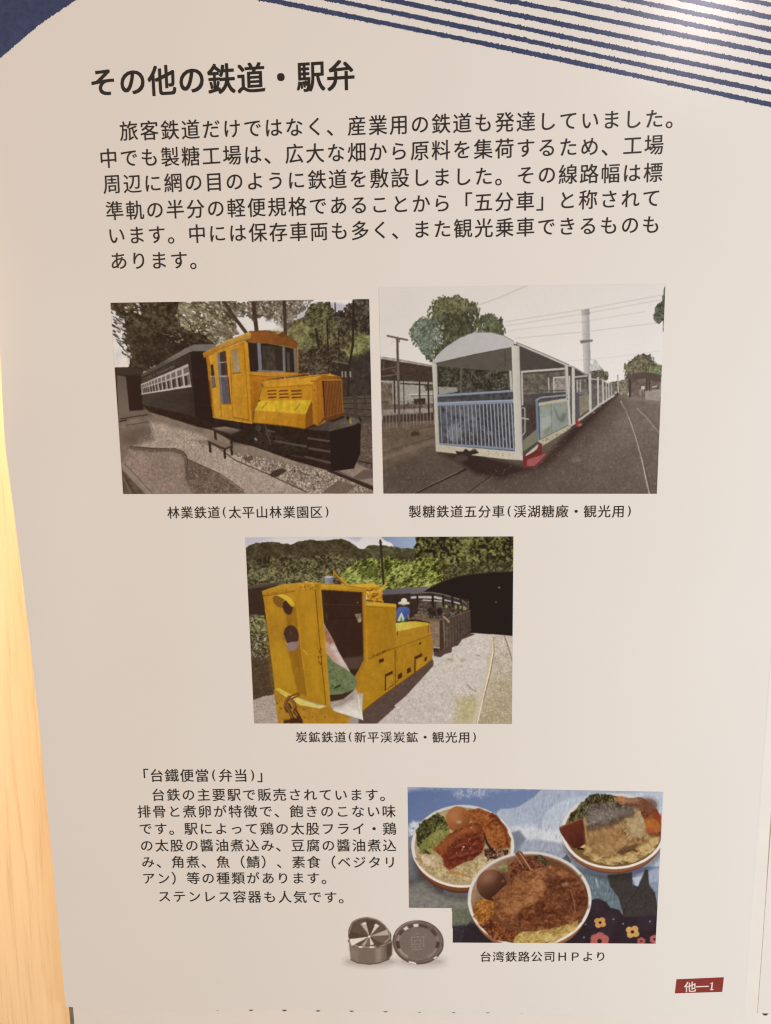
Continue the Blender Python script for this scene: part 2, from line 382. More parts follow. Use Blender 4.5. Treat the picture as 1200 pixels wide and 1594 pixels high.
class Print:
    def __init__(self, quad, base, s=1.3):
        (x0, y0), (x1, y1), (x2, y2), (x3, y3) = quad
        W = int(abs(x1 - x0) * s) + 1; H = int(abs(y3 - y0) * s) + 1
        S, T = np.meshgrid(np.linspace(0, 1, W), np.linspace(0, 1, H))
        self.X = (x0 * (1 - S) + x1 * S) * (1 - T) + (x3 * (1 - S) + x2 * S) * T
        self.Y = (y0 * (1 - S) + y1 * S) * (1 - T) + (y3 * (1 - S) + y2 * S) * T
        self.C = np.zeros((H, W, 3)) + np.array(base, float)
        self.ID = np.zeros((H, W), int); self.names = ['background']; self.cur = 0
        self.ox = self.oy = 0.0; self.sc = 1.0; self.touched = np.zeros((H, W))
    def view(self, ox, oy, sc): self.ox, self.oy, self.sc = ox, oy, sc
    def part(self, name=None):
        if name is None: self.cur = 0; return
        self.names.append(name); self.cur = len(self.names) - 1
    def px(self, pts): return np.array([(self.ox + p[0] * self.sc, self.oy + p[1] * self.sc) for p in pts], float)
    def win(self, P, pad):
        x0, y0 = P.min(0) - pad; x1, y1 = P.max(0) + pad
        c = np.where((self.X.max(0) >= x0) & (self.X.min(0) <= x1))[0]; r = np.where((self.Y.max(1) >= y0) & (self.Y.min(1) <= y1))[0]
        if len(c) == 0 or len(r) == 0: return None
        return slice(r[0], r[-1] + 1), slice(c[0], c[-1] + 1)
    def colour(self, col, x, y):
        if callable(col): return col(x, y)
        if col[0] == 'g':
            _, p0, c0, p1, c1 = col
            a, b = self.px([p0, p1]); d = b - a; L = d.dot(d)
            t = np.clip(((x - a[0]) * d[0] + (y - a[1]) * d[1]) / L, 0, 1)[..., None]
            return np.array(c0, float) * (1 - t) + np.array(c1, float) * t
        return np.array(col, float)
    def lay(self, w, m, col, a=1.0, tex=None):
        x, y = self.X[w], self.Y[w]
        c = self.colour(col, x, y) + np.zeros(x.shape + (3,))
        if tex:
            amp, sc, seed = tex[:3]; kw = tex[3] if len(tex) > 3 else {}
            c = c * (1 + amp * fbm(x, y, sc, seed, 3, **kw))[..., None]
        m = (m * a)
        self.C[w] = self.C[w] * (1 - m[..., None]) + c * m[..., None]
        self.touched[w] = np.maximum(self.touched[w], m)
        if a > 0.6 and self.cur is not None: self.ID[w][m > 0.5] = self.cur
    def sdf(self, P, x, y):
        d2 = np.full(x.shape, 1e9); ins = np.zeros(x.shape, bool); n = len(P)
        for i in range(n):
            ax, ay = P[i]; bx, by = P[(i + 1) % n]; ex, ey = bx - ax, by - ay; L = ex * ex + ey * ey + 1e-12
            t = np.clip(((x - ax) * ex + (y - ay) * ey) / L, 0, 1)
            d2 = np.minimum(d2, (x - ax - t * ex) ** 2 + (y - ay - t * ey) ** 2)
            if ay != by: ins ^= ((ay > y) != (by > y)) & (x < ex * (y - ay) / (by - ay) + ax)
        return np.where(ins, 1, -1) * np.sqrt(d2)
    def curve(self, P, k=6):
        n = len(P); out = []
        for i in range(n):
            p0, p1, p2, p3 = P[i - 1], P[i], P[(i + 1) % n], P[(i + 2) % n]
            for j in range(k):
                t = j / k
                out.append(0.5 * ((2 * p1) + (p2 - p0) * t + (2 * p0 - 5 * p1 + 4 * p2 - p3) * t * t + (3 * p1 - p0 - 3 * p2 + p3) * t ** 3))
        return np.array(out)
    def poly(self, pts, col, soft=0.55, a=1.0, rag=0.0, rs=6.0, seed=1, smooth=False, tex=None):
        P = self.px(pts)
        if smooth: P = self.curve(P)
        w = self.win(P, soft + rag + 1)
        if w is None: return
        x, y = self.X[w], self.Y[w]; sd = self.sdf(P, x, y)
        if rag: sd = sd + rag * fbm(x, y, rs, seed, 3)
        self.lay(w, np.clip(sd / (2 * soft) + 0.5, 0, 1), col, a, tex)
    def line(self, pts, width, col, soft=0.5, a=1.0, tex=None):
        P = self.px(pts); hw = width * self.sc / 2
        w = self.win(P, hw + soft + 1)
        if w is None: return
        x, y = self.X[w], self.Y[w]; d2 = np.full(x.shape, 1e9)
        for i in range(len(P) - 1):
            ax, ay = P[i]; ex, ey = P[i + 1] - P[i]; L = ex * ex + ey * ey + 1e-12
            t = np.clip(((x - ax) * ex + (y - ay) * ey) / L, 0, 1)
            d2 = np.minimum(d2, (x - ax - t * ex) ** 2 + (y - ay - t * ey) ** 2)
        self.lay(w, np.clip((hw - np.sqrt(d2)) / (2 * soft) + 0.5, 0, 1), col, a, tex)
    def ell(self, cx, cy, rx, ry, col, rot=0.0, soft=0.55, a=1.0, tex=None, rag=0.0, rs=6.0, seed=1):
        c = self.px([(cx, cy)])[0]; rx *= self.sc; ry *= self.sc; R = max(rx, ry) + rag
        w = self.win(np.array([c - R, c + R]), soft + 1)
        if w is None: return
        x, y = self.X[w] - c[0], self.Y[w] - c[1]; co, si = math.cos(rot), math.sin(rot)
        u, v = (x * co + y * si) / rx, (-x * si + y * co) / ry
        rr = np.sqrt(u * u + v * v) + 1e-6
        sd = (1 - rr) * rr / np.sqrt((u / rx) ** 2 + (v / ry) ** 2 + 1e-12)
        if rag: sd = sd + rag * fbm(self.X[w], self.Y[w], rs, seed, 3)
        self.lay(w, np.clip(sd / (2 * soft) + 0.5, 0, 1), col, a, tex)
    def foliage(self, pts, dark, mid, light, sc=9.0, seed=3, rag=4.0, rs=7.0, gaps=0.0, contrast=1.0, bias=0.0, a=1.0, kw={}, soft=0.6):
        P = self.px(pts); w = self.win(P, rag + 2)
        if w is None: return
        x, y = self.X[w], self.Y[w]; sd = self.sdf(P, x, y) + rag * fbm(x, y, rs, seed + 9, 3)
        m = np.clip(sd / (2 * soft) + 0.5, 0, 1)
        n = 0.52 * fbm(x, y, sc, seed, 3, **kw) + 0.5 * fbm(x, y, sc * 0.3, seed + 4, 2, **kw) + 0.38 * fbm(x, y, sc * 0.13 + 0.5, seed + 6, 2, **kw)
        v = np.clip(0.5 + bias + contrast * n * 1.3, 0, 1)[..., None]
        d, mm, l = (np.array(q, float) for q in (dark, mid, light))
        c = np.where(v < 0.5, d + (mm - d) * v * 2, mm + (l - mm) * (v - 0.5) * 2)
        if gaps:
            g = fbm(x, y, sc * 0.35, seed + 17, 2, **kw) + 0.5 * fbm(x, y, sc * 1.6, seed + 21, 2)
            m = m * (1 - np.clip((g - (1 - gaps)) * 5, 0, 1))
        self.lay(w, m, lambda X, Y: c, a)
    def dabs(self, pts, n, cols, size, seed=1, rot=0.0, rj=0.6, asp=2.2, a=0.8, soft=0.4):
        P = self.px(pts); rnd = random.Random(seed); x0, y0 = P.min(0); x1, y1 = P.max(0)
        keep = self.cur; k = 0; tries = 0
        o = (self.ox, self.oy, self.sc)
        while k < n and tries < n * 6:
            tries += 1
            x, y = rnd.uniform(x0, x1), rnd.uniform(y0, y1)
            if self.sdf(P, np.array([x]), np.array([y]))[0] < 0: continue
            k += 1; r_ = rnd.uniform(*size); self.ox = self.oy = 0.0; self.sc = 1.0
            self.ell(x, y, r_, r_ / asp, rnd.choice(cols), rot + rnd.uniform(-rj, rj), soft, a)
            self.ox, self.oy, self.sc = o
    def speckle(self, pts, cols, scale=1.6, seed=5, thr=0.35, a=0.8, soft=1.0, kw={}):
        P = self.px(pts); w = self.win(P, 2)
        if w is None: return
        x, y = self.X[w], self.Y[w]; m = np.clip(self.sdf(P, x, y) / (2 * soft) + 0.5, 0, 1)
        for i, c in enumerate(cols):
            g = fbm(x, y, scale, seed + 3 * i, 2, **kw)
            self.lay(w, m * np.clip((g - thr) * 6, 0, 1), c, min(a, 0.59))
    def wear(self, part, amp=0.06, scale=9.0, seed=3, mul=(1, 1, 1), sat=1.0, ax=1.0, ay=1.0, rot=0.0):
        m = np.zeros(self.ID.shape)
        for k, nm in enumerate(self.names):
            if part is None or nm == part: m[self.ID == k] = 1
        m = (m + np.roll(m, 1, 0) + np.roll(m, -1, 0) + np.roll(m, 1, 1) + np.roll(m, -1, 1))[..., None] / 5
        f = 1 + amp * fbm(self.X, self.Y, scale, seed, 4, ax, ay, rot)[..., None]
        g = self.C.mean(-1, keepdims=True)
        c = (g + (self.C - g) * sat) * np.array(mul) * f
        self.C = self.C * (1 - m) + c * m
    def finish(self, name, parent, white, label=None, drop=None, grain=0.027, seed=2, only_touched=False, sat=0.95, wobble=0.22, veil=0.011, base=0.992):
        H, W = self.ID.shape
        if wobble:      # nothing in a printed photo is ruler straight
            s_ = W / (self.X.max() - self.X.min())
            jx = np.clip(np.mgrid[0:H, 0:W][1] + wobble * s_ * 1.6 * fbm(self.X, self.Y, 5.0, 91, 3), 0, W - 1.001)
            jy = np.clip(np.mgrid[0:H, 0:W][0] + wobble * s_ * 1.6 * fbm(self.X, self.Y, 5.0, 95, 3), 0, H - 1.001)
            x0 = jx.astype(int); y0 = jy.astype(int); fx = (jx - x0)[..., None]; fy = (jy - y0)[..., None]; C = self.C
            self.C = (C[y0, x0] * (1 - fx) + C[y0, x0 + 1] * fx) * (1 - fy) + (C[y0 + 1, x0] * (1 - fx) + C[y0 + 1, x0 + 1] * fx) * fy
        for ax_ in (0, 1):   # ink bleeds a little
            self.C = 0.84 * self.C + 0.08 * (np.concatenate([self.C[:1], self.C[:-1]], 0) if ax_ == 0 else np.concatenate([self.C[:, :1], self.C[:, :-1]], 1)) + 0.08 * (np.concatenate([self.C[1:], self.C[-1:]], 0) if ax_ == 0 else np.concatenate([self.C[:, 1:], self.C[:, -1:]], 1))
        Wt = np.array(white, float)
        lum = self.C.mean(-1, keepdims=True)
        self.C = lum * (Wt / Wt.mean()) ** (1 - sat) + (self.C - lum) * sat
        k = np.clip(1.25 - lum / 215.0, 0.0, 1)
        g = 1 + grain * k * (1.5 * fbm(self.X, self.Y, 1.5, seed, 2)[..., None] + 0.6 * np.stack([fbm(self.X, self.Y, 2.6, seed + 30 + q, 2) for q in range(3)], -1))
        C = np.clip(self.C * g, 0, 255)
        lin = srgb(C); lw = srgb(white)
        lin = lin - veil * (1 - np.clip(lin / lw, 0, 1))
        lin = np.clip(lin / lw * np.array(PAPER) * base, 0.004, 0.86)
        H, W = self.ID.shape
        P0 = on_sheet(self.X, self.Y, INK).reshape(-1, 3); P1 = P0 - np.array([0, 0.00006, 0])
        idc = self.ID[:-1, :-1].copy()
        if only_touched: idc[self.touched[:-1, :-1] < 0.02] = -1
        if drop is not None: idc[drop(self.X[:-1, :-1], self.Y[:-1, :-1])] = -1
        jj, ii = np.mgrid[0:H - 1, 0:W - 1]
        root = None
        for k, nm in enumerate(self.names):
            P = P0 if k == 0 else P1
            sel = idc >= 0 if k == 0 else idc == k
            if not sel.any(): continue
            j, i = jj[sel], ii[sel]
            q = np.stack([(j + 1) * W + i, (j + 1) * W + i + 1, j * W + i + 1, j * W + i], 1)
            used, inv = np.unique(q, return_inverse=True); inv = inv.reshape(-1)
            me = bpy.data.meshes.new(name if k == 0 else nm)
            me.vertices.add(len(used)); me.vertices.foreach_set('co', P[used].astype(np.float32).ravel())
            me.loops.add(len(inv)); me.loops.foreach_set('vertex_index', inv.astype(np.int32))
            me.polygons.add(len(q)); me.polygons.foreach_set('loop_start', np.arange(0, len(inv), 4, dtype=np.int32))
            me.update(calc_edges=True)
            at = me.color_attributes.new('ink', 'FLOAT_COLOR', 'POINT')
            rgba = np.ones((len(used), 4), np.float32); rgba[:, :3] = lin.reshape(-1, 3)[used]
            at.data.foreach_set('color', rgba.ravel())
            me.materials.append(M_print); me.shade_smooth()
            o = link(name if k == 0 else nm, me, parent if k == 0 else root)
            if k == 0:
                root = o
                if label: o['label'] = label
        return root
# ------------------------------------------------------------------ picture: yellow forest locomotive and dark carriage
def print_forest():
    p = Print([(172, 471.5), (574.6, 465.6), (581, 768.3), (192, 769)], (72, 60, 50))
    p.view(160, 450, 440 / 1200)
    # sky and hill
    p.poly([(20, 30), (1150, 30), (1150, 360), (20, 360)], ('g', (600, 50), (214, 204, 200), (600, 330), (205, 194, 186)))
    p.poly([(820, 110), (850, 100), (900, 55), (1010, 60), (1060, 80), (960, 100), (900, 130), (830, 160)], (176, 166, 170), soft=2)
    p.poly([(30, 170), (110, 150), (130, 340), (50, 345)], (216, 205, 196), tex=(.12, 9, 8))
    # far woods on the right
    p.part('forest')
    p.foliage([(600, 200), (780, 150), (850, 120), (900, 140), (1150, 110), (1150, 480), (600, 480)], (58, 46, 36), (92, 84, 58), (128, 124, 80), 12, 31, 3, contrast=.9)
    p.foliage([(780, 180), (840, 140), (900, 170), (900, 260), (820, 300), (770, 240)], (88, 82, 54), (118, 112, 72), (142, 138, 92), 9, 37, 4, a=.8)
    p.foliage([(1050, 230), (1150, 150), (1150, 260), (1040, 290)], (84, 80, 48), (116, 114, 68), (146, 146, 92), 9, 41, 4, a=.9)
    p.foliage([(820, 260), (1000, 230), (1040, 300), (1150, 255), (1150, 480), (830, 480)], (46, 37, 31), (66, 55, 45), (98, 88, 70), 9, 43, 6, contrast=.8)
    p.poly([(1010, 320), (1150, 250), (1150, 470), (1015, 470)], (58, 50, 47), soft=6, a=.8, tex=(.25, 5, 7))
    for pts, s in (([(640, 40), (900, 40), (840, 110), (700, 130)], 3), ([(700, 40), (860, 40), (830, 110), (760, 190), (720, 130)], 5)):
        p.foliage(pts, (70, 58, 48), (108, 96, 80), (140, 128, 108), 6, s, 5, gaps=.62, a=.9)
    p.foliage([(860, 110), (880, 60), (960, 60), (1000, 130), (960, 200), (930, 260), (880, 200)], (50, 44, 34), (78, 72, 50), (112, 106, 70), 7, 51, 6, gaps=.35, contrast=1.1)
    p.foliage([(980, 110), (1060, 60), (1150, 40), (1150, 200), (1050, 170), (1000, 210)], (44, 36, 32), (62, 53, 45), (96, 86, 72), 8, 53, 6, gaps=.25)
    p.foliage([(1060, 30), (1150, 30), (1150, 110), (1080, 120)], (52, 44, 38), (70, 61, 52), (104, 95, 84), 8, 57, 5)
    for x0, y0, x1, y1, w in ((1064, 50, 1062, 240, 9), (1062, 235, 1046, 330, 10), (1046, 325, 1040, 470, 8), (952, 130, 960, 360, 6), (1000, 180, 1003, 330, 3), (905, 170, 918, 250, 9)):
        p.line([(x0, y0), (x1, y1)], w, (48, 38, 32))
    p.line([(1062, 95), (1045, 60)], 5, (52, 42, 36)); p.line([(986, 60), (988, 100)], 5, (60, 50, 44))
    # shelter among the trees
    p.line([(975, 306), (1040, 316)], 5, (104, 94, 84)); p.poly([(970, 318), (1050, 322), (1052, 372), (968, 366)], (52, 43, 38))
    for x in (1016, 1030, 1050): p.line([(x, 352), (x + 1, 372)], 7, (150, 138, 122), a=.8)
    p.dabs([(890, 300), (960, 320), (950, 360), (870, 350)], 26, [(128, 116, 102), (108, 96, 82)], (1.2, 2.6), 9, .9, .4, 3, .7)
    p.dabs([(830, 240), (1000, 240), (1000, 350), (830, 350)], 120, [(112, 102, 74), (96, 86, 62), (56, 46, 38)], (1.0, 2.4), 19, .9, .8, 2.4, .55)
    # middle trees with sky through them
    p.foliage([(270, 50), (560, 50), (580, 190), (470, 240), (300, 245)], (66, 56, 42), (108, 98, 74), (142, 130, 104), 8, 61, 6, gaps=.42, kw=dict(rot=.5, ax=1.7))
    p.foliage([(500, 55), (760, 50), (700, 110), (640, 130), (560, 120)], (66, 56, 46), (100, 88, 72), (140, 126, 106), 7, 63, 6, gaps=.55, kw=dict(rot=.5, ax=1.7))
    p.foliage([(480, 150), (560, 160), (560, 215), (480, 230)], (84, 74, 58), (110, 98, 78), (140, 128, 104), 6, 65, 5, gaps=.45)
    p.dabs([(290, 60), (560, 55), (560, 230), (330, 235)], 170, [(208, 196, 184), (190, 178, 164), (84, 72, 58)], (1.0, 2.8), 21, .7, .5, 2.6, .7)
    p.dabs([(600, 55), (860, 50), (800, 150), (620, 130)], 130, [(92, 80, 68), (78, 66, 56), (206, 196, 188)], (1.0, 2.6), 25, .8, .6, 2.6, .75)
    p.poly([(610, 150), (700, 140), (760, 150), (770, 180), (640, 180)], (214, 204, 196), soft=3, a=.85, rag=3, rs=5)
    for pts, w in (([(514, 50), (548, 105), (582, 150), (612, 190)], 15), ([(640, 60), (646, 120), (654, 182)], 18), ([(770, 50), (776, 190)], 14)):
        p.line(pts, w, (66, 52, 42), tex=(.2, 4, 3))
    p.line([(612, 110), (645, 135)], 4, (96, 82, 70)); p.line([(320, 100), (330, 180)], 4, (66, 55, 46)); p.line([(330, 105), (372, 150), (378, 180)], 4, (66, 55, 46))
    # big dark conifer on the left
    p.part('conifer')
    p.foliage([(30, 45), (330, 45), (310, 120), (340, 170), (440, 200), (470, 240), (380, 260), (160, 360), (110, 340), (120, 290), (80, 210), (95, 140), (40, 90)], (42, 32, 27), (66, 55, 42), (98, 86, 64), 11, 71, 5, rs=5, contrast=.8, bias=-.06, kw=dict(rot=.6, ax=1.5))
    p.poly([(130, 200), (330, 190), (420, 240), (170, 350), (130, 300)], (46, 36, 30), soft=12, a=.65)
    p.dabs([(35, 90), (90, 110), (125, 300), (135, 345), (70, 250), (38, 170)], 95, [(52, 42, 35), (70, 60, 50)], (2.2, 4.6), 29, .65, .25, 4.5, .9)
    p.dabs([(40, 90), (90, 120), (120, 290), (70, 260)], 40, [(214, 203, 194)], (1.4, 3.6), 33, .65, .25, 4, .85)
    p.dabs([(90, 60), (180, 60), (160, 110), (100, 110)], 14, [(204, 194, 184)], (1.0, 3.0), 35, .5, .5, 2, .8)
    p.dabs([(120, 100), (420, 110), (420, 230), (150, 330)], 170, [(98, 88, 66), (82, 71, 54), (40, 31, 26), (120, 108, 88)], (1.0, 2.6), 37, .6, .6, 2.8, .5)
    p.dabs([(290, 170), (345, 180), (340, 230), (285, 240)], 12, [(170, 160, 148)], (.8, 1.8), 39, .6, .6, 2, .7)
    # hut
    p.part('hut')
    p.poly([(50, 333), (110, 331), (170, 338), (172, 530), (60, 540)], (54, 42, 36), tex=(.15, 5, 2))
    p.poly([(60, 366), (98, 372), (114, 520), (66, 528)], ('g', (60, 380), (92, 80, 70), (100, 520), (108, 94, 82)))
    p.poly([(52, 334), (112, 333), (165, 345), (165, 362), (56, 362)], (60, 48, 42))
    p.poly([(100, 366), (165, 372), (172, 515), (114, 518)], (46, 33, 28))
    # ground
    p.part('ground')
    p.poly([(66, 530), (205, 520), (470, 600), (700, 640), (1160, 700), (1160, 880), (70, 880)], ('g', (150, 540), (112, 97, 84), (400, 860), (124, 108, 94)), tex=(.12, 5, 12))
    p.poly([(66, 522), (190, 512), (215, 540), (110, 555), (70, 556)], (102, 88, 76), soft=1); p.line([(75, 551), (190, 533)], 5, (60, 48, 40)); p.line([(72, 562), (100, 556)], 6, (52, 40, 34)); p.line([(98, 578), (215, 562)], 4, (80, 68, 58))
    p.poly([(75, 600), (170, 585), (215, 605), (190, 640), (120, 665), (76, 650)], (92, 78, 66), soft=5, a=.8)
    p.poly([(200, 560), (400, 610), (560, 700), (880, 866), (600, 866), (480, 780), (360, 722), (330, 690), (130, 670), (220, 640)], (156, 140, 124), soft=3, a=.85, tex=(.24, 2.2, 14))
    p.poly([(110, 690), (300, 705), (350, 735), (360, 866), (190, 866), (85, 735)], (128, 110, 98), soft=2, tex=(.2, 2.4, 15))
    p.poly([(360, 722), (480, 775), (606, 866), (380, 870), (350, 800)], (94, 78, 67), soft=1.2, tex=(.25, 4, 16))
    p.line([(120, 672), (200, 682), (300, 684), (340, 698), (354, 720), (357, 780)], 15, (92, 77, 66), soft=.8)
    p.line([(120, 668), (210, 676), (310, 677), (345, 692), (357, 712)], 3.5, (62, 50, 42)); p.line([(360, 720), (356, 800)], 4, (74, 60, 52))
    p.line([(82, 745), (200, 868)], 20, (130, 114, 101), soft=.8); p.line([(92, 742), (150, 800), (212, 868)], 3, (82, 68, 58))
    p.poly([(76, 762), (182, 872), (80, 872)], (84, 70, 57), tex=(.25, 4, 17)); p.line([(88, 800), (120, 868)], 6, (104, 90, 76)); p.line([(92, 795), (135, 868)], 3, (58, 46, 38))
    p.poly([(360, 640), (560, 690), (700, 710), (980, 790), (1160, 852), (1160, 880), (880, 870), (700, 780), (560, 705), (470, 640)], (118, 103, 88), soft=1.5, tex=(.2, 3, 18))
    p.speckle([(560, 692), (980, 780), (1150, 860), (1000, 870), (870, 866), (560, 720)], [(62, 50, 42), (178, 164, 148), (206, 194, 178)], 2.0, 80, .22)
    p.speckle([(380, 600), (560, 690), (540, 720), (380, 650)], [(78, 64, 54), (150, 134, 116)], 1.9, 90, .3)
    p.speckle([(230, 560), (880, 866), (360, 866), (90, 700)], [(94, 78, 68), (158, 142, 126)], 1.6, 95, .38)
    p.speckle([(360, 724), (606, 866), (370, 870)], [(140, 122, 108), (66, 52, 44)], 1.9, 99, .34)
    p.line([(480, 665), (560, 725), (700, 785), (866, 862)], 5, (80, 66, 55)); p.line([(600, 855), (500, 785), (360, 722)], 3, (72, 58, 50))
    p.poly([(706, 788), (728, 770), (760, 760), (782, 770), (745, 796), (722, 800)], (62, 50, 42)); p.poly([(596, 716), (636, 706), (640, 724), (606, 732)], (74, 60, 50), a=.8)
    p.poly([(1060, 590), (1160, 540), (1160, 780), (1080, 740)], (88, 74, 63), soft=2, tex=(.25, 3, 19)); p.speckle([(1070, 620), (1160, 600), (1160, 760)], [(120, 104, 90), (62, 50, 42)], 1.7, 105, .3)
    p.poly([(930, 866), (1000, 810), (1075, 835), (1030, 872)], (92, 78, 66), a=.85); p.poly([(1060, 800), (1110, 765), (1150, 775), (1150, 800), (1100, 810)], (84, 70, 60), a=.8)
    p.line([(960, 766), (1060, 808), (1160, 850)], 19, (52, 40, 35)); p.line([(965, 764), (1060, 800), (1160, 840)], 4, (104, 90, 80)); p.line([(1060, 725), (1160, 745)], 5, (50, 40, 35))
    # fence on the right
    p.part('fence')
    p.poly([(1010, 460), (1150, 450), (1150, 570), (1010, 560)], (76, 66, 55), tex=(.2, 4, 23))
    for y0, y1 in ((468, 462), (486, 484), (506, 512), (530, 545)): p.line([(1018, y0), (1150, y1)], 3.5, (52, 43, 37))
    p.poly([(1062, 452), (1080, 452), (1084, 545), (1066, 545)], (66, 56, 48)); p.line([(1110, 440), (1116, 480)], 4, (60, 50, 43))
    # carriage
    p.part('railway_carriage')
    p.poly([(163, 372), (380, 250), (450, 250), (480, 600), (400, 585), (205, 522), (168, 492)], (60, 51, 45))
    p.poly([(168, 374), (372, 268), (398, 540), (168, 492)], ('g', (170, 440), (72, 62, 55), (400, 440), (58, 49, 44)), tex=(.06, 4, 3))
    p.poly([(372, 266), (446, 262), (478, 600), (396, 582)], (46, 34, 30))
    p.poly([(166, 490), (398, 540), (470, 570), (470, 600), (200, 522)], (50, 38, 33), tex=(.2, 4, 3))
    p.poly([(163, 363), (350, 252), (385, 236), (470, 234), (486, 244), (440, 266), (380, 263), (168, 376)], ('g', (300, 280), (122, 112, 104), (300, 320), (84, 75, 68)), tex=(.06, 6, 5))
    p.line([(168, 376), (372, 268)], 3, (50, 40, 35)); p.line([(382, 264), (440, 266)], 3, (56, 46, 42))
    p.poly([(162, 404), (362, 317), (376, 413), (166, 446)], (182, 172, 164))
    xs = [0.0]; g = 1.0
    for i in range(13): xs.append(xs[-1] + g); g *= 1.14
    xs = [q / xs[-1] for q in xs]
    for i in range(13):
        a, b = xs[i], xs[i + 1]; w = b - a; a += w * .16; b -= w * .12
        top = lambda t: 404 - 87 * t; bot = lambda t: 446 - 33 * t; X = lambda t: 163 + 205 * t; k = lambda t, f: top(t) + (bot(t) - top(t)) * f
        dx = 8
        p.poly([(X(a), k(a, .12)), (X(b), k(b, .10)), (X(b) + dx * .3, k(b, .36)), (X(a) + dx * .3, k(a, .38))], (112, 102, 94), soft=.4)
        p.poly([(X(a) + dx * .4, k(a, .46)), (X(b) + dx * .4, k(b, .44)), (X(b) + dx, k(b, .9)), (X(a) + dx, k(a, .92))], (92, 80, 72) if i % 3 else (118, 106, 98), soft=.4)
        p.poly([(X(a) + dx * .4, k(a, .46)), (X((a + b) / 2) + dx * .4, k(a, .45)), (X((a + b) / 2) + dx, k(a, .91)), (X(a) + dx, k(a, .92))], (60, 48, 42), soft=.4)
    p.line([(166, 446), (376, 413)], 4, (196, 186, 176))
    for i in range(17):
        t = i / 16; x = 190 + 112 * t; y = 374 - 50 * t
        if i in (3, 5): continue
        p.line([(x, y), (x - 2 + (i % 3) * 2, y + 6 + 3 * t)], 2.6, (140, 130, 122), soft=.35, a=.75)
    # locomotive
    p.part('locomotive')
    p.poly([(470, 552), (640, 570), (862, 590), (900, 575), (1000, 545), (1095, 572), (1092, 700), (1066, 762), (968, 774), (800, 725), (640, 668), (560, 650), (470, 602)], (52, 40, 35), tex=(.2, 5, 27))
    p.poly([(540, 585), (760, 625), (860, 690), (700, 680), (560, 640)], (58, 47, 41), tex=(.35, 3, 28))
    for (x, y, r) in ((660, 590, 12), (700, 610, 14), (650, 640, 10)): p.ell(x, y, r, r * 1.2, (72, 62, 56), tex=(.3, 2, 3))
    p.line([(690, 580), (712, 660)], 5, (84, 74, 66)); p.line([(646, 634), (652, 640)], 6, (180, 168, 154), soft=.4); p.line([(700, 600), (730, 606)], 5, (92, 80, 71))
    p.line([(732, 645), (862, 668)], 9, (88, 77, 69)); p.line([(872, 633), (964, 646)], 8, (92, 80, 72)); p.line([(876, 676), (966, 690)], 9, (92, 80, 72)); p.line([(860, 712), (966, 738)], 10, (88, 76, 66)); p.line([(800, 706), (860, 716)], 6, (70, 59, 52))
    p.poly([(962, 602), (1070, 575), (1096, 572), (1092, 700), (1064, 762), (970, 772)], (45, 33, 29))
    p.poly([(860, 592), (905, 580), (960, 560), (1000, 542), (1060, 545), (1094, 560), (1070, 577), (965, 604), (900, 600)], ('g', (900, 590), (74, 63, 56), (1050, 550), (104, 92, 80)), tex=(.15, 4, 5))
    p.poly([(960, 560), (1020, 538), (1030, 545), (975, 566)], (58, 44, 36)); p.line([(1050, 552), (1052, 568)], 7, (168, 142, 66)); p.ell(1040, 548, 6, 9, (50, 38, 32)); p.line([(1090, 545), (1096, 560)], 8, (50, 38, 32))
    # cab side
    p.poly([(438, 286), (470, 268), (600, 220), (618, 228), (634, 568), (560, 556), (470, 540), (455, 400)], ('g', (450, 400), (222, 158, 50), (620, 400), (206, 140, 36)), tex=(.04, 5, 31))
    p.poly([(440, 288), (452, 282), (474, 540), (468, 540), (455, 450)], (184, 118, 34)); p.line([(452, 390), (462, 485)], 4, (120, 52, 24))
    p.poly([(486, 272), (522, 262), (542, 486), (502, 486)], (70, 56, 50)); p.poly([(486, 272), (496, 269), (514, 486), (502, 486)], (124, 118, 120))
    p.poly([(500, 366), (530, 366), (541, 484), (512, 486)], (96, 88, 96), tex=(.12, 4, 3)); p.line([(492, 312), (526, 310)], 5, (150, 140, 138)); p.line([(494, 370), (532, 370)], 7, (160, 150, 146)); p.line([(512, 262), (543, 486)], 2.6, (180, 60, 20), a=.6)
    p.line([(532, 372), (545, 488)], 4, (120, 46, 26)); p.line([(528, 268), (548, 488)], 5, (222, 158, 52))
    p.poly([(457, 322), (469, 319), (480, 416), (466, 420)], (64, 50, 44)); p.poly([(462, 376), (474, 374), (479, 414), (467, 418)], (116, 102, 104)); p.line([(459, 372), (475, 370)], 4, (190, 170, 150))
    p.poly([(541, 258), (577, 248), (587, 354), (556, 362)], (196, 134, 46)); p.poly([(546, 262), (572, 253), (581, 350), (558, 354)], ('g', (550, 260), (160, 132, 92), (575, 350), (176, 152, 122)), tex=(.05, 3, 4)); p.line([(552, 358), (586, 354)], 6, (158, 104, 44))
    p.line([(541, 290), (553, 545)], 2.4, (160, 98, 24)); p.line([(598, 232), (622, 552)], 2.6, (166, 102, 24)); p.line([(500, 490), (506, 546)], 2.4, (160, 96, 26)); p.line([(508, 488), (545, 490)], 3, (176, 110, 28)); p.line([(556, 545), (622, 556)], 3, (138, 82, 22)); p.line([(545, 440), (549, 500)], 5, (200, 136, 40))
    p.line([(470, 543), (560, 558), (632, 569)], 6, (216, 156, 56))
    p.poly([(600, 224), (617, 230), (636, 566), (624, 562)], (220, 150, 38))
    # cab front
    p.poly([(616, 228), (830, 250), (832, 360), (700, 384), (676, 400), (660, 480), (640, 520), (640, 568), (632, 560)], ('g', (640, 380), (196, 122, 32), (690, 460), (172, 104, 26)), tex=(.05, 5, 33))
    p.poly([(616, 228), (700, 232), (824, 254), (826, 354), (700, 350), (626, 350)], (54, 42, 37))
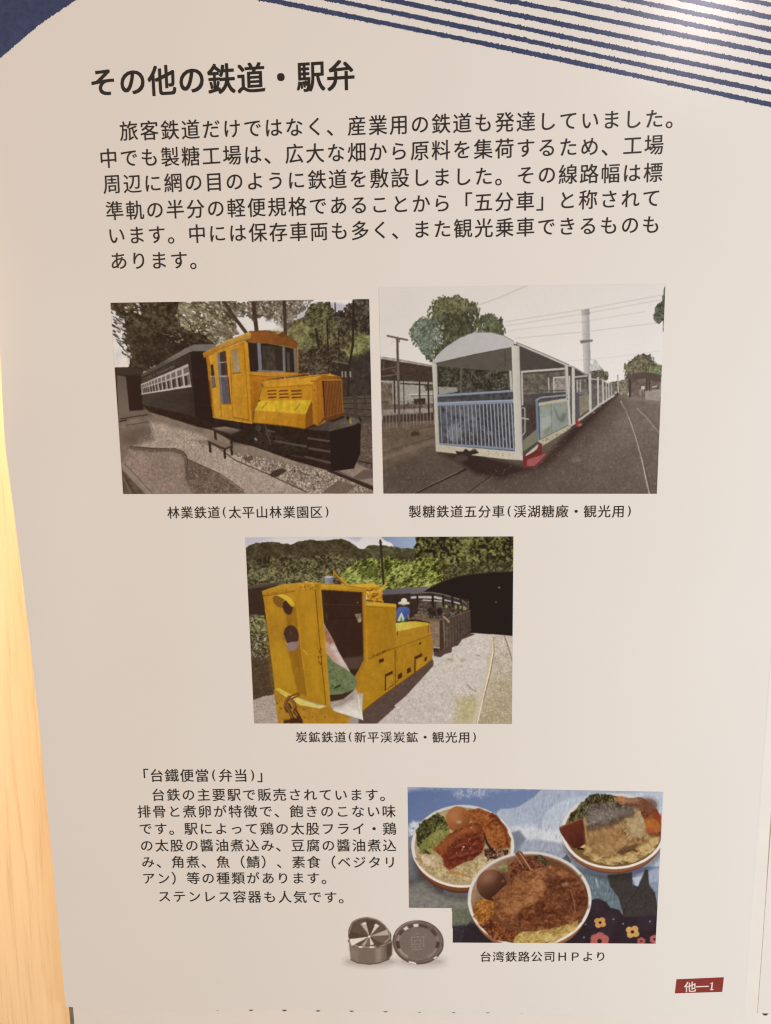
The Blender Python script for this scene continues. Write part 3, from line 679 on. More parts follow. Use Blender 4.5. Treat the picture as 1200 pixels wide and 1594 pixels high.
    p.poly([(676, 240), (762, 250), (764, 346), (680, 344)], (72, 62, 54), tex=(.25, 6, 35)); p.poly([(728, 248), (762, 250), (764, 346), (738, 344)], (60, 48, 42))
    p.line([(662, 232), (670, 350)], 15, (128, 124, 130)); p.line([(768, 250), (771, 354)], 11, (128, 120, 114)); p.line([(816, 256), (820, 356)], 13, (124, 114, 104)); p.line([(660, 346), (770, 351)], 6, (136, 126, 120)); p.poly([(780, 268), (792, 270), (796, 350), (784, 350)], (84, 74, 66))
    p.poly([(617, 353), (700, 352), (830, 357), (826, 364), (690, 370), (622, 362)], (208, 140, 50)); p.line([(620, 364), (700, 372)], 3, (150, 92, 26))
    p.ell(636, 430, 6, 6, (150, 92, 24)); p.line([(633, 424), (640, 440)], 3, (206, 146, 50)); p.line([(628, 370), (650, 505)], 2, (168, 104, 24), a=.6)
    # cab roof
    p.poly([(620, 182), (690, 178), (755, 188), (800, 205), (827, 232), (824, 252), (770, 240), (690, 230), (620, 226)], ('g', (640, 200), (156, 90, 40), (820, 240), (128, 74, 38)), tex=(.06, 5, 36))
    p.line([(622, 181), (690, 177), (752, 187), (800, 207), (828, 232)], 5, (120, 76, 40)); p.poly([(736, 188), (764, 180), (780, 196), (760, 210)], (112, 68, 36)); p.poly([(730, 186), (764, 181), (745, 192)], (196, 164, 92))
    p.poly([(424, 272), (520, 222), (622, 181), (630, 190), (628, 208), (540, 238), (430, 293)], ('g', (520, 215), (214, 166, 78), (530, 245), (188, 124, 40)), tex=(.04, 4, 37))
    p.line([(430, 292), (540, 240), (604, 216)], 3, (150, 92, 30)); p.line([(470, 274), (604, 222)], 6, (222, 160, 56)); p.line([(440, 286), (604, 226)], 2, (156, 98, 32), a=.7)
    # hood
    p.poly([(676, 396), (700, 386), (905, 364), (962, 360), (1008, 372), (1012, 390), (912, 384), (890, 404), (686, 418)], ('g', (780, 380), (216, 146, 44), (790, 412), (226, 160, 46)), tex=(.04, 5, 38))
    p.poly([(676, 416), (890, 404), (894, 474), (672, 478), (664, 470)], ('g', (700, 420), (214, 146, 36), (890, 460), (204, 136, 34)), tex=(.04, 5, 39)); p.line([(680, 420), (890, 408)], 3, (176, 112, 30))
    p.line([(688, 388), (702, 378), (872, 358)], 4.5, (196, 118, 48)); p.line([(696, 386), (875, 366)], 3, (120, 66, 24), a=.8); p.line([(772, 372), (774, 384)], 4, (214, 150, 70)); p.line([(836, 378), (960, 362)], 4, (180, 112, 40)); p.line([(872, 356), (878, 366)], 4, (200, 130, 60)); p.line([(962, 358), (968, 366)], 4, (226, 170, 90))
    p.poly([(886, 404), (912, 378), (930, 372), (936, 545), (915, 578), (892, 572)], ('g', (888, 450), (206, 134, 36), (934, 450), (168, 100, 30)), tex=(.05, 5, 40)); p.line([(912, 388), (916, 576)], 3, (158, 98, 26)); p.line([(884, 392), (914, 390)], 3.5, (150, 86, 26)); p.ell(897, 430, 4, 5, (160, 100, 28)); p.line([(888, 408), (893, 470)], 2.5, (170, 106, 28))
    p.poly([(908, 380), (930, 366), (1004, 370), (1018, 384), (1020, 520), (1000, 532), (936, 548)], ('g', (915, 400), (182, 110, 34), (1018, 400), (136, 80, 32)), tex=(.05, 5, 41))
    p.poly([(932, 390), (1010, 388), (1016, 524), (942, 542)], (92, 48, 20)); p.poly([(932, 390), (938, 390), (946, 541), (941, 542)], (86, 34, 16))
    for i in range(12):
        x = 941 + i * 6.2; p.line([(x, 392), (x + 7, 539 - i * 1.3)], 2.7, (164, 102, 52), soft=.35)
    p.line([(1012, 388), (1019, 522)], 5, (150, 90, 38)); p.line([(934, 387), (1012, 386)], 3, (200, 136, 60)); p.poly([(938, 546), (1018, 526), (1024, 534), (950, 560)], (112, 62, 36))
    p.poly([(890, 575), (915, 578), (938, 556), (952, 562), (916, 580)], (176, 108, 40))
    for x, w in ((702, 31), (750, 34), (802, 40)):
        for k, y in enumerate((433, 447, 461)):
            p.line([(x + k, y - .0), (x + w + k, y - 2)], 5.6, (112, 52, 18), soft=.4); p.line([(x + k, y + 5), (x + w + k, y + 3)], 2.4, (224, 160, 60), soft=.4, a=.7)
    # side box
    p.poly([(888, 472), (892, 574), (858, 592), (860, 528)], (148, 84, 30), tex=(.08, 4, 42)); p.poly([(660, 480), (676, 474), (888, 471), (861, 531), (645, 514)], ('g', (700, 480), (232, 186, 44), (800, 520), (224, 176, 44)), tex=(.05, 5, 43))
    p.poly([(645, 513), (861, 531), (860, 593), (780, 580), (640, 566)], ('g', (650, 540), (208, 142, 38), (860, 560), (196, 126, 32)), tex=(.05, 5, 44)); p.line([(645, 513), (861, 531)], 2.5, (220, 168, 60)); p.line([(676, 506), (698, 482)], 5, (176, 138, 34)); p.line([(816, 514), (836, 488)], 5, (160, 136, 40)); p.line([(640, 567), (780, 582), (858, 594)], 3, (140, 86, 30), a=.7)
    rnd = random.Random(12)
    for _ in range(70):
        x, y = rnd.choice([(rnd.uniform(470, 625), rnd.uniform(380, 555)), (rnd.uniform(640, 660), rnd.uniform(380, 500)), (rnd.uniform(680, 890), rnd.uniform(420, 590))])
        p.line([(x, y), (x + rnd.uniform(-1, 2), y + rnd.uniform(6, 34))], rnd.uniform(1.5, 4), (150, 92, 26), soft=.8, a=rnd.uniform(.08, .28))
    for x in range(0, 20): p.ell(474 + x * 8.2, 536 + x * 1.35, 1.5, 1.5, (150, 94, 28), a=.7)
    for k in range(8): p.ell(602 + k * 2.6, 250 + k * 38, 1.7, 1.7, (152, 94, 26), a=.8)
    # step stools
    for pts, base, legs in (([(464, 590), (520, 583), (586, 598), (546, 616)], (122, 104, 90), [((476, 600), (480, 640)), ((544, 616), (548, 672)), ((578, 602), (580, 650))]),
                            ([(444, 642), (470, 636), (548, 662), (518, 674)], (118, 100, 86), [((453, 648), (457, 690)), ((517, 674), (519, 716)), ((545, 664), (549, 702))])):
        p.part('step_stool')
        for a, b in legs: p.line([a, b], 10, (48, 37, 32))
        p.poly([(pts[0][0], pts[0][1]), (pts[3][0], pts[3][1]), (pts[2][0], pts[2][1]), (pts[2][0], pts[2][1] + 9), (pts[3][0], pts[3][1] + 10), (pts[0][0] + 3, pts[0][1] + 10)], (58, 46, 40))
        p.poly(pts, base, tex=(.06, 3, 45))
    p.poly([(500, 600), (640, 600), (650, 660), (560, 660)], (46, 35, 31), soft=4, a=.5)
    p.wear('locomotive', 0.10, 11, 5, (0.865, 0.865, 0.87), 0.97, 0.5, 1.6); p.wear('locomotive', 0.07, 3, 8)
    p.wear('railway_carriage', 0.10, 8, 6, (0.93, 0.92, 0.92), 1.0, 2, .6); p.wear('ground', 0.10, 16, 7, (1.04, 1.02, 1.02))
    p.finish('printed_photo', poster, (212, 197, 183), 'printed photo of a yellow locomotive pulling a dark carriage in woods')
print_forest()
# ------------------------------------------------------------------ picture: white open sugar railway coaches
def print_sugar():
    p = Print([(589.6, 447.5), (1035.6, 442), (1022.2, 768.6), (597, 768.3)], (219, 209, 199))
    p.view(580, 430, .4)
    p.poly([(0, 0), (1200, 0), (1200, 560), (0, 560)], ('g', (600, 30), (215, 206, 197), (700, 420), (224, 215, 208)), tex=(.008, 40, 3))
    for a, b, w, al in (((395, 118), (603, 36), 4, .75), ((515, 178), (1122, 74), 4, .6), ((520, 193), (1122, 92), 4, .55), ((530, 213), (1060, 138), 4, .4), ((555, 242), (1105, 182), 3.5, .6), ((755, 331), (1122, 290), 3, .35)):
        p.line([a, ((a[0] + b[0]) / 2, (a[1] + b[1]) / 2 + 4), b], w, (186, 176, 168), a=al)
    p.part('chimney')
    p.poly([(813, 140), (842, 138), (850, 395), (822, 395)], ('g', (815, 300), (200, 191, 186), (848, 300), (150, 145, 141)), tex=(.05, 6, 3)); p.poly([(811, 131), (842, 126), (845, 150), (814, 154)], ('g', (812, 140), (180, 172, 168), (844, 140), (134, 130, 128)))
    p.poly([(806, 250), (856, 246), (856, 254), (838, 258), (810, 262)], (118, 112, 108)); p.line([(813, 180), (844, 176)], 3, (160, 154, 150), a=.7); p.line([(816, 228), (847, 225)], 3, (160, 154, 150), a=.6); p.line([(820, 325), (848, 322)], 3, (160, 154, 150), a=.6)
    p.part()
    p.foliage([(846, 325), (866, 322), (884, 345), (904, 370), (900, 395), (846, 395)], (160, 162, 152), (184, 184, 174), (204, 200, 190), 10, 5, 2); p.ell(853, 334, 7, 9, (220, 211, 204))
    p.part('tree')
    p.foliage([(230, 150), (226, 125), (245, 95), (280, 82), (330, 84), (365, 92), (398, 108), (412, 140), (408, 180), (396, 215), (330, 245), (235, 335), (215, 330), (200, 300), (172, 262), (160, 248), (150, 215), (158, 190), (186, 170), (222, 172)], (62, 62, 48), (88, 90, 68), (122, 124, 90), 11, 7, 5, rs=3.2, contrast=1.0)
    p.foliage([(150, 215), (158, 190), (190, 168), (250, 175), (270, 240), (230, 320), (200, 300), (170, 262)], (86, 98, 82), (116, 130, 110), (148, 160, 138), 8, 9, 5, rs=3, gaps=.3, a=.9)
    p.foliage([(235, 130), (250, 95), (290, 84), (370, 96), (390, 130), (330, 150)], (88, 86, 60), (118, 114, 78), (146, 140, 98), 8, 11, 4, a=.85)
    p.poly([(270, 160), (400, 140), (400, 210), (320, 240), (270, 230)], (66, 62, 48), soft=9, a=.55)
    p.dabs([(225, 110), (300, 82), (400, 112), (405, 200), (240, 320), (160, 240), (165, 185)], 260, [(74, 74, 56), (104, 106, 78), (132, 136, 104), (62, 60, 48)], (1.1, 2.6), 13, 1.2, .6, 2.2, .6)
    p.dabs([(240, 200), (270, 180), (290, 240), (240, 320), (215, 290)], 34, [(216, 207, 198)], (.7, 1.8), 15, 1.3, .5, 2, .85); p.dabs([(370, 130), (408, 150), (395, 205), (375, 180)], 16, [(216, 207, 198)], (.8, 2.0), 17, 1.2, .5, 2, .85)
    p.part('tree')
    p.foliage([(398, 218), (402, 175), (440, 148), (478, 156), (500, 172), (508, 210), (505, 232), (470, 225)], (66, 66, 50), (92, 96, 70), (124, 130, 94), 8, 19, 4, rs=3, gaps=.16)
    p.dabs([(402, 175), (440, 150), (500, 172), (505, 225)], 60, [(70, 70, 54), (112, 118, 86)], (1.0, 2.2), 21, 1.4, .5, 2.2, .6)
    p.ell(404, 206, 5, 9, (218, 208, 199)); p.dabs([(405, 185), (440, 180), (440, 210)], 9, [(212, 203, 194)], (.7, 1.4), 23, 1.4, .4, 2)
    def fringe(pts, cols, seed, n=5):      # single leaves standing out of the crown's outline
        rnd = random.Random(seed)
        for (x0, y0), (x1, y1) in zip(pts, pts[1:]):
            for _ in range(n):
                t = rnd.random(); p.ell(x0 + (x1 - x0) * t + rnd.gauss(0, 5), y0 + (y1 - y0) * t + rnd.gauss(0, 5), rnd.uniform(3.5, 8), rnd.uniform(2, 3.6), rnd.choice(cols), rot=rnd.uniform(.6, 2.3), soft=.45, a=.85)
    fringe([(222, 172), (226, 125), (245, 95), (280, 82), (330, 84), (365, 92), (398, 108), (412, 140), (408, 180), (396, 212)], [(96, 94, 66), (112, 108, 76), (78, 76, 56)], 3, 9)
    fringe([(215, 330), (200, 300), (172, 262), (158, 246), (150, 215), (158, 190), (186, 170), (222, 170)], [(104, 116, 96), (84, 94, 76), (122, 134, 112)], 5, 9)
    fringe([(400, 200), (402, 175), (440, 148), (478, 156), (500, 172), (508, 210), (506, 228)], [(84, 88, 64), (104, 108, 78), (70, 72, 54)], 7, 9)
    # right-hand trees
    p.part('tree')
    p.foliage([(982, 388), (980, 345), (1000, 330), (1030, 305), (1060, 300), (1086, 308), (1090, 330), (1124, 350), (1122, 392)], (82, 74, 60), (112, 102, 82), (144, 134, 110), 8, 25, 5, rs=3, gaps=.14); p.foliage([(1070, 380), (1080, 350), (1124, 352), (1122, 392)], (96, 108, 70), (122, 134, 90), (150, 158, 112), 7, 27, 2)
    p.part('tree')
    p.foliage([(918, 470), (920, 415), (945, 408), (985, 402), (1000, 445), (985, 470)], (92, 86, 70), (124, 118, 98), (156, 148, 126), 7, 29, 3); p.foliage([(850, 400), (852, 372), (880, 365), (912, 374), (918, 408)], (78, 74, 60), (104, 100, 82), (136, 130, 110), 6, 31, 3)
    p.part('tree')
    p.foliage([(1140, 40), (1126, 78), (1128, 95), (1108, 112), (1092, 150), (1096, 168), (1112, 184), (1128, 176), (1130, 215), (1145, 230)], (58, 60, 48), (88, 92, 74), (128, 132, 112), 6, 33, 3, gaps=.15)
    # ground
    p.part('road')
    p.poly([(930, 465), (960, 462), (1130, 470), (1130, 860), (20, 860), (20, 560), (250, 560)], ('g', (700, 500), (118, 104, 93), (600, 850), (96, 82, 73)), tex=(.07, 5, 35))
    p.poly([(960, 470), (1130, 470), (1130, 500), (1000, 480)], (140, 126, 114), soft=2, a=.7); p.poly([(20, 560), (245, 530), (250, 660), (30, 760)], (108, 92, 77), soft=2, tex=(.16, 6, 36))
    p.line([(30, 712), (150, 672), (245, 640)], 17, (124, 108, 93), soft=2, a=.7); p.line([(30, 690), (100, 668), (245, 625)], 4, (84, 70, 58), a=.6)
    p.poly([(20, 740), (250, 670), (380, 740), (165, 855), (20, 860)], (92, 78, 67), soft=8, a=.6, tex=(.12, 5, 37)); p.line([(160, 598), (240, 582)], 4, (80, 66, 55), a=.7); p.poly([(148, 612), (160, 602), (180, 606), (184, 618), (150, 624)], (72, 59, 49)); p.line([(45, 610), (150, 598)], 3, (90, 76, 64), a=.6)
    p.poly([(260, 688), (400, 690), (585, 740), (640, 740), (770, 596), (940, 462), (946, 466), (830, 590), (680, 735), (500, 790), (400, 770), (330, 720)], (52, 40, 38), soft=5, a=.9)
    p.poly([(600, 740), (760, 610), (940, 465), (960, 500), (860, 640), (640, 790), (480, 800)], (70, 57, 51), soft=14, a=.5)
    p.line([(162, 846), (260, 800), (362, 752)], 8, (58, 46, 40)); p.line([(156, 846), (258, 796), (330, 762)], 3, (142, 122, 102), a=.8); p.line([(368, 846), (420, 806), (474, 768)], 6, (70, 56, 48), a=.8); p.line([(378, 846), (470, 778)], 2.5, (124, 106, 90), a=.7)
    p.line([(966, 488), (985, 520), (1000, 556), (1022, 620), (1044, 700), (1076, 846)], 5.5, (176, 163, 149)); p.line([(972, 494), (1006, 562), (1050, 704), (1084, 846)], 3, (78, 66, 58), a=.6); p.line([(1028, 514), (1060, 545), (1112, 608)], 4.5, (150, 137, 124)); p.line([(1050, 520), (1112, 590)], 3, (90, 78, 69), a=.5)
    p.ell(790, 714, 20, 10, (128, 114, 104), soft=2, a=.6); p.ell(800, 718, 8, 4, (146, 134, 124), soft=1, a=.6)
    p.speckle([(400, 780), (760, 620), (1100, 520), (1110, 840), (30, 840), (60, 740)], [(82, 69, 61), (134, 120, 109)], 1.7, 130, .42)
    # shelter on the right
    p.part('shelter')
    p.poly([(984, 402), (1122, 400), (1120, 470), (1000, 465)], (104, 92, 82), tex=(.3, 4, 39)); p.poly([(1060, 445), (1120, 440), (1118, 486), (1060, 480)], (150, 138, 127), tex=(.08, 3, 3)); p.poly([(1035, 440), (1055, 438), (1056, 468), (1034, 468)], (112, 96, 88))
    p.ell(1046, 450, 10, 14, (148, 138, 130), a=.7); p.ell(1050, 455, 5, 10, (110, 80, 74), a=.7); p.poly([(1044, 428), (1058, 428), (1058, 440), (1046, 440)], (196, 188, 180)); p.line([(1090, 432), (1104, 428)], 4, (196, 186, 176))
    for x in (1000, 1066, 1076): p.line([(x, 398), (x + 1, 466 if x == 1000 else 445)], 9 if x == 1000 else 5, (70, 58, 51))
    p.poly([(978, 396), (1010, 380), (1050, 373), (1090, 376), (1122, 386), (1122, 412), (1060, 400), (1000, 404)], (86, 74, 66), tex=(.12, 4, 40))
    p.part(); p.line([(953, 385), (955, 412)], 3, (110, 102, 94)); p.line([(954, 408), (956, 455)], 4, (196, 184, 168)); p.ell(952, 458, 5, 6, (64, 54, 48)); p.line([(935, 456), (948, 452)], 8, (190, 178, 164), a=.8); p.line([(962, 452), (972, 458)], 6, (170, 158, 146), a=.7)
    # yard on the left
    p.part('shed')
    p.poly([(30, 400), (238, 408), (242, 560), (34, 540)], (160, 154, 140), tex=(.06, 6, 41)); p.poly([(30, 412), (75, 418), (80, 520), (34, 520)], (112, 100, 88), tex=(.35, 4, 42)); p.poly([(108, 412), (235, 420), (236, 470), (150, 478), (110, 490)], (166, 164, 150)); p.poly([(200, 420), (236, 424), (236, 444), (206, 446)], (88, 80, 68), tex=(.3, 3, 3))
    p.line([(145, 460), (240, 458)], 6, (196, 188, 176)); p.line([(150, 466), (240, 464)], 3, (112, 102, 92))
    p.poly([(36, 500), (240, 495), (242, 572), (38, 566)], (110, 97, 86), tex=(.22, 5, 43)); p.poly([(160, 478), (205, 474), (206, 498), (162, 500)], (66, 55, 48), tex=(.3, 3, 5)); p.poly([(40, 520), (240, 512), (242, 530), (40, 540)], (152, 142, 130), soft=1, tex=(.2, 4, 44)); p.poly([(40, 545), (240, 530), (242, 560), (42, 570)], (74, 62, 54), soft=1, tex=(.2, 4, 45))
    for x, y1, w in ((84, 530, 6), (120, 520, 3), (182, 562, 6), (216, 540, 6), (235, 550, 4)): p.line([(x, 405), (x + 3, y1)], w, (58, 47, 41))
    p.line([(110, 418), (238, 424)], 5, (66, 55, 48)); p.dabs([(110, 470), (200, 470), (200, 510), (100, 510)], 24, [(62, 52, 46), (120, 108, 98)], (1, 2.4), 47, .2, 1.2, 2, .7)
    for i in range(15):
        x = 52 + i * 13.3; p.line([(x, 540 - i * .6), (x + 1, 592 - i * 1.4)], 3, (146, 132, 118), soft=.35, a=.85)
    p.poly([(32, 314), (60, 318), (232, 348), (238, 412), (30, 405)], (72, 60, 53), tex=(.12, 5, 46)); p.poly([(30, 312), (90, 320), (236, 346), (236, 354), (150, 340), (32, 322)], (172, 162, 150), tex=(.12, 3, 4)); p.line([(34, 364), (90, 352)], 4, (112, 99, 88)); p.line([(34, 390), (95, 382)], 4, (112, 99, 88)); p.line([(80, 364), (96, 384)], 2.6, (140, 128, 116)); p.line([(44, 330), (42, 360)], 2.6, (110, 98, 88))
    p.part('utility_pole')
    p.line([(96, 240), (98, 330), (104, 585)], 9, (88, 76, 68)); p.line([(98, 340), (100, 400)], 9, (118, 106, 96), a=.6); p.line([(58, 232), (98, 241), (135, 248)], 7, (100, 88, 80)); p.line([(104, 246), (103, 256)], 5, (110, 98, 90)); p.line([(92, 244), (72, 262)], 2, (170, 160, 150), a=.6)
    # ---- train
    p.part('coach')   # the farther coaches run away to the right
    p.poly([(755, 345), (775, 350), (830, 380), (860, 388), (940, 430), (940, 462), (850, 530), (768, 580), (768, 352)], (92, 84, 76), tex=(.2, 5, 48))
    p.poly([(760, 346), (778, 350), (832, 384), (800, 384), (762, 388)], (84, 75, 68)); p.line([(758, 346), (780, 352)], 6, (200, 190, 180)); p.line([(782, 354), (834, 386)], 5, (150, 140, 132)); p.line([(786, 392), (834, 388)], 6, (190, 181, 172)); p.line([(842, 398), (872, 402)], 5, (190, 181, 172)); p.line([(870, 394), (940, 434)], 4, (150, 140, 130), a=.8); p.poly([(790, 400), (830, 400), (836, 460), (794, 460)], (124, 116, 106), tex=(.35, 4, 49)); p.line([(796, 406), (796, 460)], 4, (196, 188, 178)); p.line([(808, 404), (808, 455)], 4, (190, 182, 172)); p.line([(790, 455), (838, 448)], 4, (104, 110, 130))
    p.poly([(802, 466), (840, 458), (844, 518), (806, 546)], (140, 132, 104), tex=(.12, 4, 50)); p.poly([(786, 455), (801, 452), (803, 550), (790, 556)], (92, 86, 104)); p.poly([(848, 420), (875, 420), (880, 500), (850, 525)], (112, 102, 96), tex=(.2, 4, 51)); p.poly([(880, 420), (938, 436), (936, 466), (884, 498)], (128, 118, 108), tex=(.25, 3, 52))
    p.line([(770, 582), (808, 556), (850, 526), (882, 500), (938, 464)], 8, (196, 186, 168))
    for x, y0, y1, w in ((780, 360, 572, 12), (845, 385, 526, 10), (876, 396, 506, 7), (895, 402, 494, 6), (908, 408, 486, 4), (918, 412, 480, 4), (928, 418, 472, 3)): p.line([(x, y0), (x + 2, y1)], w, (206, 197, 184))
    p.poly([(788, 556), (796, 548), (800, 566), (818, 572), (806, 586), (790, 586)], (158, 56, 50)); p.ell(806, 578, 9, 4, (196, 110, 104)); p.ell(860, 530, 6, 4, (150, 100, 92)); p.ell(884, 506, 5, 3, (150, 110, 100))
    p.part('coach')
    p.poly([(235, 336), (560, 262), (762, 346), (770, 580), (650, 662), (584, 715), (555, 684), (258, 658)], (80, 76, 68))
    p.foliage([(250, 348), (545, 368), (545, 470), (252, 470)], (50, 47, 38), (72, 68, 55), (106, 100, 82), 8, 53, 1); p.poly([(255, 430), (330, 432), (330, 450), (258, 462)], (178, 172, 158), soft=1, a=.8); p.line([(345, 352), (342, 450)], 7, (104, 97, 84)); p.dabs([(480, 380), (530, 380), (530, 450), (470, 450)], 36, [(140, 134, 116), (92, 86, 72)], (1, 2.4), 55, .6, .8, 2, .7); p.dabs([(265, 360), (480, 380), (470, 450), (265, 440)], 90, [(92, 88, 70), (56, 52, 42)], (1, 2.2), 57, 1.2, .6, 2.2, .5)
    p.poly([(575, 382), (748, 372), (752, 470), (578, 470)], (112, 101, 86), tex=(.35, 6, 58)); p.dabs([(590, 385), (690, 385), (690, 460), (590, 460)], 40, [(146, 134, 114), (84, 74, 62)], (1, 2.6), 59, .8, .8, 2, .6); p.poly([(706, 392), (750, 388), (752, 470), (708, 470)], (150, 140, 128), tex=(.3, 4, 60)); p.line([(705, 395), (750, 392)], 5, (206, 197, 186)); p.line([(704, 395), (706, 465)], 5, (204, 195, 183)); p.line([(684, 396), (686, 450)], 5, (192, 183, 170))
    p.poly([(575, 462), (755, 450), (760, 580), (650, 640), (580, 640)], (86, 76, 74), tex=(.2, 5, 61)); p.poly([(600, 500), (640, 500), (640, 640), (600, 620)], (80, 60, 56), tex=(.15, 4, 62))
    p.line([(582, 448), (752, 444)], 4, (92, 86, 86)); p.poly([(585, 640), (640, 592), (646, 640), (586, 682)], (132, 126, 98), tex=(.06, 4, 63))
    # roof
    p.poly([(250, 338), (552, 274), (552, 372), (470, 368), (250, 350)], (98, 90, 78), tex=(.06, 6, 64)); p.line([(515, 290), (516, 350)], 3, (76, 68, 60)); p.line([(545, 318), (500, 340), (470, 366)], 2.5, (80, 72, 63), a=.8)
    p.poly([(566, 268), (748, 352), (580, 370), (572, 372)], (84, 74, 69), tex=(.05, 5, 65))
    p.poly([(230, 336), (250, 308), (285, 275), (340, 240), (400, 220), (460, 219), (510, 232), (545, 252), (558, 264), (548, 274), (400, 302), (244, 338)], ('g', (250, 320), (192, 188, 184), (520, 250), (200, 193, 192)), tex=(.015, 9, 66)); p.line([(400, 219), (460, 218), (510, 231), (548, 253)], 2.5, (120, 112, 110), a=.8); p.line([(560, 258), (690, 312), (762, 344)], 4, (140, 128, 116)); p.line([(566, 265), (690, 318), (760, 349)], 6, (206, 196, 186))
    p.line([(580, 372), (745, 360)], 8, (202, 192, 182)); p.ell(552, 268, 4, 4, (58, 50, 46))
    # far posts
    p.line([(536, 372), (541, 450)], 10, (196, 186, 170)); p.line([(580, 372), (583, 500)], 6, (200, 190, 174)); p.line([(753, 352), (765, 575)], 13, (204, 195, 182)); p.line([(748, 352), (758, 480)], 3, (150, 140, 128), a=.7)
    # railing
    p.poly([(258, 470), (548, 448), (556, 676), (266, 655)], (74, 72, 76), a=.85, tex=(.4, 4, 67)); p.poly([(260, 480), (420, 490), (420, 600), (265, 640)], (112, 116, 128), soft=6, a=.5, tex=(.35, 4, 68)); p.dabs([(262, 500), (540, 500), (545, 650), (266, 640)], 90, [(44, 40, 44), (140, 142, 148), (104, 104, 110), (56, 52, 56)], (1.4, 4.0), 69, 1.4, .5, 2.2, .6)
    p.ell(318, 612, 26, 34, (150, 154, 164), soft=3, a=.5)
    for i in range(19):
        t = i / 18; x = 262 + (540 - 262) * (t ** .86); p.line([(x, 498), (x + 9, 660 + 10 * t)], 2.6 + 2.6 * t, (158, 166, 182), soft=.4); p.line([(x + 2 + t, 500), (x + 11 + t, 660 + 10 * t)], 1.2, (92, 98, 118), soft=.3, a=.6)
    p.line([(250, 465), (400, 456), (546, 446)], 8.5, (136, 152, 182)); p.line([(256, 498), (400, 492), (548, 487)], 14, (128, 146, 174)); p.line([(256, 494), (400, 488), (548, 482)], 4, (160, 174, 196)); p.line([(260, 653), (400, 662), (554, 674)], 8.5, (130, 142, 172)); p.line([(260, 658), (400, 667), (554, 679)], 2.5, (84, 90, 116))
    # door side
    p.line([(582, 512), (592, 514), (593, 606), (583, 620)], 4, (186, 176, 168)); p.line([(578, 552), (606, 556)], 5, (192, 182, 172)); p.line([(638, 482), (644, 640)], 10, (112, 124, 158)); p.line([(638, 482), (655, 472), (757, 462)], 6, (140, 152, 178)); p.line([(650, 488), (757, 478)], 8, (96, 96, 112), a=.7)
    p.poly([(648, 497), (757, 480), (763, 578), (652, 634)], ('g', (650, 560), (150, 160, 152), (760, 520), (140, 150, 144)), tex=(.08, 6, 70)); p.poly([(645, 493), (757, 474), (757, 486), (646, 504)], (198, 188, 150)); p.line([(695, 495), (697, 608)], 2.5, (116, 124, 116))
    for q, c in (([(664, 600), (680, 585), (694, 592), (676, 618)], (132, 140, 92)), ([(705, 510), (725, 545), (735, 560), (720, 556)], (112, 122, 84)), ([(672, 500), (692, 498), (694, 512), (676, 516)], (150, 154, 110)), ([(728, 560), (748, 520), (756, 528), (744, 566)], (104, 116, 96)), ([(655, 560), (690, 545), (692, 575), (660, 600)], (168, 178, 168)), ([(730, 500), (752, 496), (755, 530), (738, 530)], (156, 160, 134))): p.poly(q, c, soft=2, smooth=True, a=.8)
    p.poly([(644, 640), (768, 578), (770, 592), (652, 666)], (196, 184, 146), tex=(.08, 3, 71)); p.dabs([(650, 644), (766, 582), (768, 590), (655, 662)], 22, [(140, 112, 72), (120, 92, 60)], (.8, 2), 73, -.5, .3, 2.4, .6)
    # near frame
    p.poly([(231, 338), (246, 338), (260, 660), (260, 682), (246, 680)], ('g', (232, 500), (212, 203, 188), (258, 500), (188, 178, 162)), tex=(.03, 4, 74)); p.line([(248, 345), (252, 460)], 4, (196, 188, 174))
    p.poly([(540, 272), (552, 268), (570, 272), (584, 700), (584, 716), (556, 712)], ('g', (542, 500), (214, 205, 189), (582, 500), (200, 190, 174)), tex=(.02, 4, 75)); p.line([(570, 275), (584, 712)], 2.4, (168, 158, 144)); p.line([(543, 280), (556, 690)], 2.2, (226, 217, 202))
    p.poly([(246, 656), (262, 656), (555, 682), (584, 700), (584, 716), (520, 712), (400, 698), (247, 682)], ('g', (300, 660), (204, 190, 160), (560, 700), (212, 199, 172)), tex=(.05, 4, 76)); p.poly([(586, 702), (652, 646), (652, 660), (590, 712)], (200, 190, 164))
    p.dabs([(270, 662), (540, 690), (540, 704), (270, 676)], 26, [(160, 128, 88), (138, 104, 66)], (.6, 1.5), 77, 1.4, .4, 2.4, .6)
    # step and coupler
    p.poly([(584, 686), (598, 700), (640, 676), (646, 646), (658, 652), (660, 690), (640, 735), (600, 742), (586, 742)], (140, 42, 40)); p.poly([(600, 714), (674, 690), (676, 694), (630, 740), (600, 738)], (186, 84, 80), tex=(.05, 4, 78)); p.poly([(586, 740), (630, 738), (676, 692), (676, 700), (630, 744), (588, 744)], (150, 48, 46)); p.line([(598, 702), (640, 682)], 4, (104, 32, 30))
    p.poly([(322, 678), (350, 684), (362, 672), (380, 680), (400, 674), (412, 688), (392, 694), (370, 700), (330, 696)], (62, 46, 41), rag=1.2, rs=3); p.ell(345, 708, 26, 12, (84, 68, 62), soft=2); p.ell(394, 674, 8, 3, (128, 104, 86))
    p.wear('road', 0.08, 22, 7, (0.94, 0.935, 0.93), 0.95); p.wear('road', 0.10, 2.2, 9)
    p.wear('coach', 0.02, 9, 5, (0.92, 0.915, 0.905), 0.70); p.wear('tree', 0.16, 2.4, 3, (0.93, 0.93, 0.92), 0.92); p.wear('shed', 0.14, 3, 4, (0.93, 0.92, 0.92))
    p.finish('printed_photo', poster, (222, 211, 200), 'printed photo of white open railway coaches with blue railings')
print_sugar()
